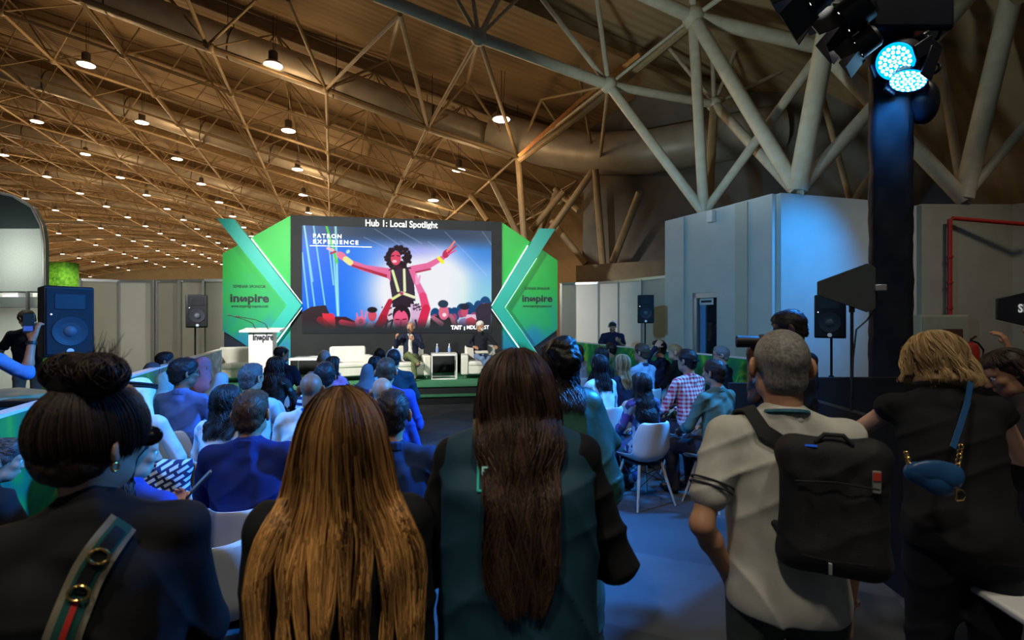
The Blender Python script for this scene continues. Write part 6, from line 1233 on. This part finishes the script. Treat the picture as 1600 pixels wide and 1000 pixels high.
mb.build('sunglasses', mat('black_gloss', (.008, .008, .010), .12), J1['par']); M_gold = mat('gold', (.75, .48, .15), .25, 1.0)
MB().tube([T_((.092), -.014 + .008 * math.cos(t), -.046 + .009 * math.sin(t)) for t in np.linspace(0, 6.28, 14)], .0024, 8).build('earring', M_gold, J1['par'])
jk = child(J1, 'jacket'); sp = [(188, 818), (172, 838), (150, 872), (130, 918), (110, 960), (96, 1000), (84, 1050)]
M_tape = mottled('khaki_webbing', (.26, .23, .16), (.20, .18, .12), 30, .9); bo_, pts, nr = strap_on(J1, [jk], sp, 1, .060, M_tape, 'bag_strap', .010, .003)
if len(pts) > 6:
    band('strap_green', pts + nr * .004, nr, .036, .002, mottled('green_webbing', (.01, .07, .06), (.012, .09, .075), 30, .9), bo_).parent = J1['par']
    k = len(pts); i0 = int(k * .55); band('strap_red', (pts + nr * .0065)[i0:], nr[i0:], .010, .002, mat('red_webbing', (.6, .03, .02), .8), J1['par']); band('strap_leather', (pts + nr * .0065)[2:i0], nr[2:i0], .022, .003, M_blk, J1['par'])
    for ii_ in (int(k * .33), int(k * .53)):
        c_ = pts[ii_] + nr[ii_] * .012; d_ = pts[ii_ + 1] - pts[ii_ - 1]; d_ /= np.linalg.norm(d_); e_ = np.cross(d_, nr[ii_]); MB().tube([c_ + (.017 * math.cos(t)) * e_ + (.013 * math.sin(t)) * d_ for t in np.linspace(0, 6.28, 22)], .0028, 8).build('gold_ring', M_gold, J1['par'])
# 2 blonde
prof = [(.125, .004, .004, .004), (.118, .030, .045, .040), (.104, .052, .072, .060), (.080, .071, .094, .076), (.050, .086, .110, .086), (.030, .093, .116, .06), (.0, .100, .118, .02), (-.04, .108, .115, .012), (-.09, .116, .110, .012), (-.14, .128, .112, .012), (-.20, .160, .118, .02), (-.27, .185, .128, .02), (-.34, .190, .135, .02), (-.42, .186, .132, .02), (-.50, .180, .128, .02), (-.70, .165, .12, .02)]
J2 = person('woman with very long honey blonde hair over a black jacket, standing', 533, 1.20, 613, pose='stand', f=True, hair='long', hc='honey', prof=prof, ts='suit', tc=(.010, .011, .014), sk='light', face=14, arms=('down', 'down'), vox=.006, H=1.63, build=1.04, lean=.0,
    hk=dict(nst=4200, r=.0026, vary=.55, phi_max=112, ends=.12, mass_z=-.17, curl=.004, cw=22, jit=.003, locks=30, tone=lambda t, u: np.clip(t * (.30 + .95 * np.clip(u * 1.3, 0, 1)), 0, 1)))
# 3 long dark waves, vest
prof = [(.125, .004, .004, .004), (.118, .032, .045, .040), (.104, .055, .072, .060), (.080, .073, .094, .076), (.050, .086, .110, .086), (.030, .090, .114, .06), (.0, .096, .116, .02), (-.04, .100, .112, .03), (-.09, .098, .105, .05), (-.13, .088, .105, .05), (-.17, .070, .115, .03), (-.26, .060, .125, .02), (-.38, .058, .130, .02), (-.49, .036, .125, .02)]
J3 = person('woman with very long dark brown wavy hair in a dark teal crew vest, standing', 808, 1.36, 546, pose='stand', f=True, hair='later', hc='auburn', ts='suit', tc=(.008, .008, .010), sk='light', face=2, vox=.006, H=1.77, drop=.058, chin=.03, hpitch=6, build=1.03, lean=.03, arms=(((-.22, .05, -.95), (.45, .85, -.1), (0, 0, 1)), ((.34, .02, -.92), (-.35, .90, -.2), (0, 0, 1))))
vp = torso(J3, .030, True, 1.04)
for sg in (-1, 1):
    vp.append(cap(J3['T'](sg * J3['sw'] * .4, -.01, .283 * 1.72), J3['T'](sg * (J3['sw'] - .01), -.008, .276 * 1.72), .048, .050, .02))
    for y_ in (-.06, .05): vp.append(cap(J3['T'](sg * (J3['sw'] - .035), y_, .235 * 1.72), J3['T'](sg * .125, y_, -.10), .070, .080, .03))
vp += [cap(J3['T'](x_, -.085, .225 * 1.72), J3['T'](x_, -.085, -.10), .055, .065, .05) for x_ in (-.07, 0, .07)] + [pl((0, 0, -1), -(J3['hip'][2] - .13))]
vs_ = sdf_obj('crew_vest', vp, .006, mottled('teal_vest', (.006, .048, .080), (.005, .040, .068), 8, .75), J3['par'], wr=.006, seed=4)
long_hair(J3['par'], J3, J3['s'], 'wavy_brown', prof, nst=3000, r=.0026, vary=.40, phi_max=118, ends=.14, curl=.013, cw=26, seed=3, jit=.002, locks=22)
tr_ = bvh([vs_]); H3 = 1.72
def on_back(x, z, off=.002): r_ = drape(tr_, J3['T'](x, -1, z), (0, 1, 0), off); return r_ if r_ is not None else J3['T'](x, -.18, z)
zc = .470; mb = MB(); M_prt = mat('mint_print', (.03, .45, .32), .6, emit=.12)
for (x0, z0_), (x1, z1_) in (((-.100, .015), (.088, .015)), ((-.100, -.055), (.088, -.055)), ((-.100, .015), (-.100, -.055)), ((.088, .015), (.088, -.055))):
    q = [on_back(x0 + (x1 - x0) * u, zc + z0_ + (z1_ - z0_) * u, .003) for u in np.linspace(0, 1, 12)]; mb.tube(q, .003, 6)
mb.build('print_frame', M_prt, J3['par']); q = on_back(-.093, zc - .033, .008); text('print_letter', 'E', .034, mat('mint_letter', (.35, .75, .68), .6, emit=.15), tuple(q), bold=.02, parent=J3['par'], ext=.0006, align='LEFT')
# 4 grey-haired man with backpack
J4 = person('grey-haired man in a white polo shirt with a black backpack, standing', 1221, 1.68, 527, pose='stand', hc='grey', hair='buzz', ts='polo', tc=(.50, .49, .44), bc=(.045, .06, .055), sk='tan', face=-10, H=1.76, vox=.006, build=.99, arms=('pocket', 'down'), collar=(.55, .54, .5), nst=4500, wr=.005)
ly = J4; nb = J4['neck'] + np.array([0, 0, .025]); MB().tube([nb + np.array([.068 * math.cos(t), .068 * math.sin(t), .012 - .018 * math.sin(t)]) for t in np.linspace(0, 6.28, 28)], .0085, 6).build('lanyard', mottled('teal_lanyard', (.02, .13, .18), (.01, .08, .12), 30, .7), J4['par'])
for i in (0, 1):
    s0, e = J4['sh'][i], J4['el'][i]; d_ = (e - s0) / np.linalg.norm(e - s0); c_ = s0 + (e - s0) * .64
    for dz in (-.012, -.028): a_ = np.cross(d_, [0, 1, 0]); a_ /= np.linalg.norm(a_); b_ = np.cross(d_, a_); rr = .066; MB().tube([c_ + d_ * dz + rr * (math.cos(t) * a_ + math.sin(t) * b_) for t in np.linspace(0, 6.28, 26)], .0035, 6).build('sleeve_trim', mat('navy_trim', (.02, .025, .04), .8), J4['par'])
# backpack: own thing on his back
ps = child(J4, 'polo_shirt'); fr4 = J4['fr']; w4 = lambda q: rzm(fr4) @ np.array(q) + np.array(J4['loc'])
bc_ = J4['T'](.068, -.185, .185 * 1.76); bp_ = thing('backpack', 'black square backpack worn by the grey-haired man', 'backpack', tuple(w4(bc_)), fr4 + R(-14)); bp_.scale = (.76, .78, .81); M_bk = mottled('black_nylon', (.010, .010, .012), (.014, .014, .016), 20, .7, .3, 400)
o = sdf_obj('bag_body', [cap((-.13, 0, -.19), (.13, 0, -.19), .050, None, .01), cap((-.14, .0, .17), (.14, .0, .17), .045, None, .01)] + [cap((x, 0, -.19), (x, 0, .17), .052, .046, .05) for x in (-.13, -.065, 0, .065, .13)] + [cap((x, -.03, -.17), (x, -.03, .06), .045, .035, .05) for x in (-.10, 0, .10)] + [cap((x, -.035, .12), (x, -.02, .18), .03, .03, .05) for x in (-.12, 0, .12)], .006, M_bk, bp_, wr=.003)
MB().tube([(-.13, -.088, .085), (0, -.090, .095), (.13, -.088, .085)], .0035, 6).build('zip', mat('zip_dark', (.03, .03, .03), .3, .6), bp_); MB().tube([(-.11, -.098, -.165), (0, -.10, -.170), (.11, -.098, -.165)], .003, 6).build('zip', mat('zip_dark', (.03, .03, .03), .3, .6), bp_)
MB().tube([(-.06, -.04, .215), (-.03, -.04, .245), (.03, -.04, .245), (.06, -.04, .215)], .008, 8).build('grab_handle', M_bk, bp_); MB().box((-.02, -.104, -.195), (.012, .006, .04)).build('zip_pull', M_alu, bp_, True, .002)
MB().box((.125, -.072, .105), (.028, .008, .075), rzm(.2)).build('brand_patch', mat('grey_patch', (.22, .22, .20), .6), bp_, True, .003); MB().box((.125, -.077, .125), (.024, .004, .026), rzm(.2)).build('patch_red', mat('red_patch', (.5, .04, .03), .6), bp_, False); MB().box((-.075, -.055, .205), (.04, .006, .006), rzm(0)).build('blue_tab', mat('blue_tab', (.02, .12, .7), .4, emit=.3), bp_, False)
tree = bvh([ps])
for nm, pth, d_ in (('shoulder_strap', [(-.02, .325), (-.06, .33), (-.11, .325), (-.145, .30)], None),):
    q = []; nr = []
    for x, z in [(-.01, .40), (-.04, .435), (-.075, .455)]:
        h = tree.ray_cast(Vector(J4['T'](x, -.9, z)), Vector((0, 1, 0)).normalized(), 3); q.append(np.array(h[0]) + np.array(h[1]) * .012) if h[0] else None; nr.append(np.array(h[1])) if h[0] else None
    for x, y in [(-.105, -.035), (-.125, -.005), (-.135, .03), (-.14, .065)]:
        h = tree.ray_cast(Vector(J4['T'](x, y, .75)), Vector((0, 0, -1)), 3); q.append(np.array(h[0]) + np.array(h[1]) * .012) if h[0] else None; nr.append(np.array(h[1])) if h[0] else None
    if len(q) > 3:
        Rl = rzm(-(bp_.rotation_euler.z)); tl = lambda p: (Rl @ (w4(p) - np.array(bp_.location))) / np.array([.76, .78, .81]); band('shoulder_strap', [tl(p) for p in q], [Rl @ rzm(fr4) @ n_ for n_ in nr], .055, .010, M_bk, bp_)
q = [(-.17, .02, -.13), (-.21, .09, -.11), (-.245, .17, -.04), (-.25, .20, .02)]; sdf_obj('side_strap', [cap(q[i], q[i + 1], .012 + .010 * (i > 0), .024, .02) for i in range(3)], .006, M_bk, bp_)
MB().tube([J4['wr'][1] * .96 + J4['el'][1] * .04 + np.array([0, 0, .012]), J4['wr'][1] * .96 + J4['el'][1] * .04], .036, 16).build('wristwatch', mat('rose_gold', (.6, .35, .22), .25, 1), J4['par'])
# 5 blonde bending woman with blue bag
prof = hair_prof('bob', .13, 1.05, .02)
J5 = person('blonde woman in black leaning over the booth, blue shoulder bag on her hip', 1462, 2.25, 556, pose='stand', f=True, hair='bob', hc='blonde', prof=prof, ts='tee', tc=(.008, .008, .009), bc=(.008, .009, .014), sk='light', face=-22, H=1.80, lean=.38, hpitch=14, build=1.12, sleeve=.04, vox=.0075, L=.12, arms=(((-.55, .55, -.65), (.1, .95, -.2), (0, 0, -1)), ((.5, .55, -.7), (0, .95, -.2), (0, 0, -1))), hk=dict(nst=2000, r=.0028, vary=.8, curl=.012, cw=26, locks=26))
M_bag = mottled('blue_leather', (.015, .07, .19), (.02, .09, .24), 8, .35); Dl = 1.86; bgp = P(1458, 743, Dl); bg = thing('saddle_bag', 'small blue leather saddle bag with gold clasps hanging at the blonde woman', 'bag', tuple(bgp), R(-12))
sdf_obj('bag_body', [ell((0, 0, 0), (.090, .026, .045), None, .02), ell((.03, 0, -.035), (.055, .024, .040), None, .03), ell((-.055, 0, .015), (.035, .024, .030), None, .02)], .005, M_bag, bg); sdf_obj('bag_flap', [ell((0, -.014, .020), (.084, .018, .040), None, .02), ell((.055, -.014, -.008), (.030, .017, .035), None, .03)], .004, M_bag, bg)
mb = MB(); mb.tube([(.055, -.033, -.035), (.055, -.033, -.075)], .0032, 6); mb.tube([(.055, -.033, -.035), (.075, -.033, -.038), (.084, -.033, -.055), (.075, -.033, -.072), (.055, -.033, -.075)], .0032, 6); mb.build('gold_monogram', M_gold, bg)
for p0, p1 in (((-.075, 0, .035), (-.085, 0, .075)), ((.078, 0, .04), (.088, 0, .11))):
    mb = MB()
    for k in range(5): c_ = np.array(p0) + (np.array(p1) - np.array(p0)) * k / 4; mb.tube([c_ + np.array([.007 * math.cos(t), .002 * (k % 2), .009 * math.sin(t)]) for t in np.linspace(0, 6.28, 12)], .0024, 6)
    mb.build('gold_chain', M_gold, bg)
Rl = rzm(R(12)); ts5 = child(J5, 't_shirt')
pa = [Rl @ (P(x, y, D_) - np.array(bg.location)) for x, y, D_ in ((1488, 700, 1.86), (1500, 664, 1.92), (1510, 632, 1.98), (1516, 598, 2.06))]; band('strap', pa, [(0, -1, .2)] * 4, .02, .004, M_bag, bg)
# 6 dark-haired woman at the right edge
J6 = person('woman with long dark hair at the right edge looking down to her left', 1580, 2.45, 556, pose='stand', f=True, hair='long', hc='dark', L=.30, ts='suit', tc=(.03, .025, .028), sk='tan', face=50, hyaw=24, hpitch=22, lean=.25, eyes=True, vox=.0075, arms=('fold', 'fold'), H=1.68, hk=dict(phi_max=88))
# ---------------------------------------------------------------- chairs
tag_ = 'white shell chairs of the audience'; first = None
for (x, y), fr, lab in CHAIR:
    q = rzm(fr) @ np.array([0, .03, 0]); who = ' '.join(lab.split(',')[0].split()[:10]); l = 'white shell chair under the ' + who
    l = ' '.join(l.split()[:16])
    if first is None: first = make_chair(l, (x + q[0], y + q[1], 0), fr, tag_)
    else: copy_tree(first, (x + q[0], y + q[1], 0), fr, l, tag_)
copy_tree(first, (-1.36, 2.42, 0), R(14), 'empty white shell chair between the bun woman and the honey blonde', tag_)
dc = copy_tree(first, (-2.45, 3.65, 0), R(20), 'white shell chair with the patterned blue and white garment over it', tag_)
gm = mb = sdf_obj('draped_garment', [cap((-.16, -.27, .80), (.16, -.27, .80), .045, None, .03), cap((-.14, -.30, .78), (-.17, -.36, .25), .06, .09, .08), cap((.14, -.30, .78), (.17, -.36, .25), .06, .09, .08), cap((0, -.30, .78), (0, -.38, .22), .07, .10, .1), cap((-.15, -.20, .78), (-.1, -.05, .52), .05, .06, .05), cap((.15, -.20, .78), (.1, -.05, .52), .05, .06, .05)], .010, m_geo('geo_print', (.55, .62, .68), (.012, .02, .08), 14), None, wr=.01, seed=2)
gm.location = dc.location; gm.rotation_euler = dc.rotation_euler; tag(gm, 'white and navy patterned garment draped over a chair behind the bun woman', 'garment')
wt = thing('white_table', 'corner of a white table with wooden legs at the bottom right', 'table', (2.15, 1.80, 0), R(-4)); MB().box((0, 0, .76), (.80, .40, .03)).build('tabletop', M_white, wt, True, .01)
for x in (-.34, .34):
    for y in (-.15, .15): MB().tube([(x * .85, y * .85, .75), (x * 1.05, y * 1.05, 0)], [.018, .012], 8).build('leg', M_leg, wt)
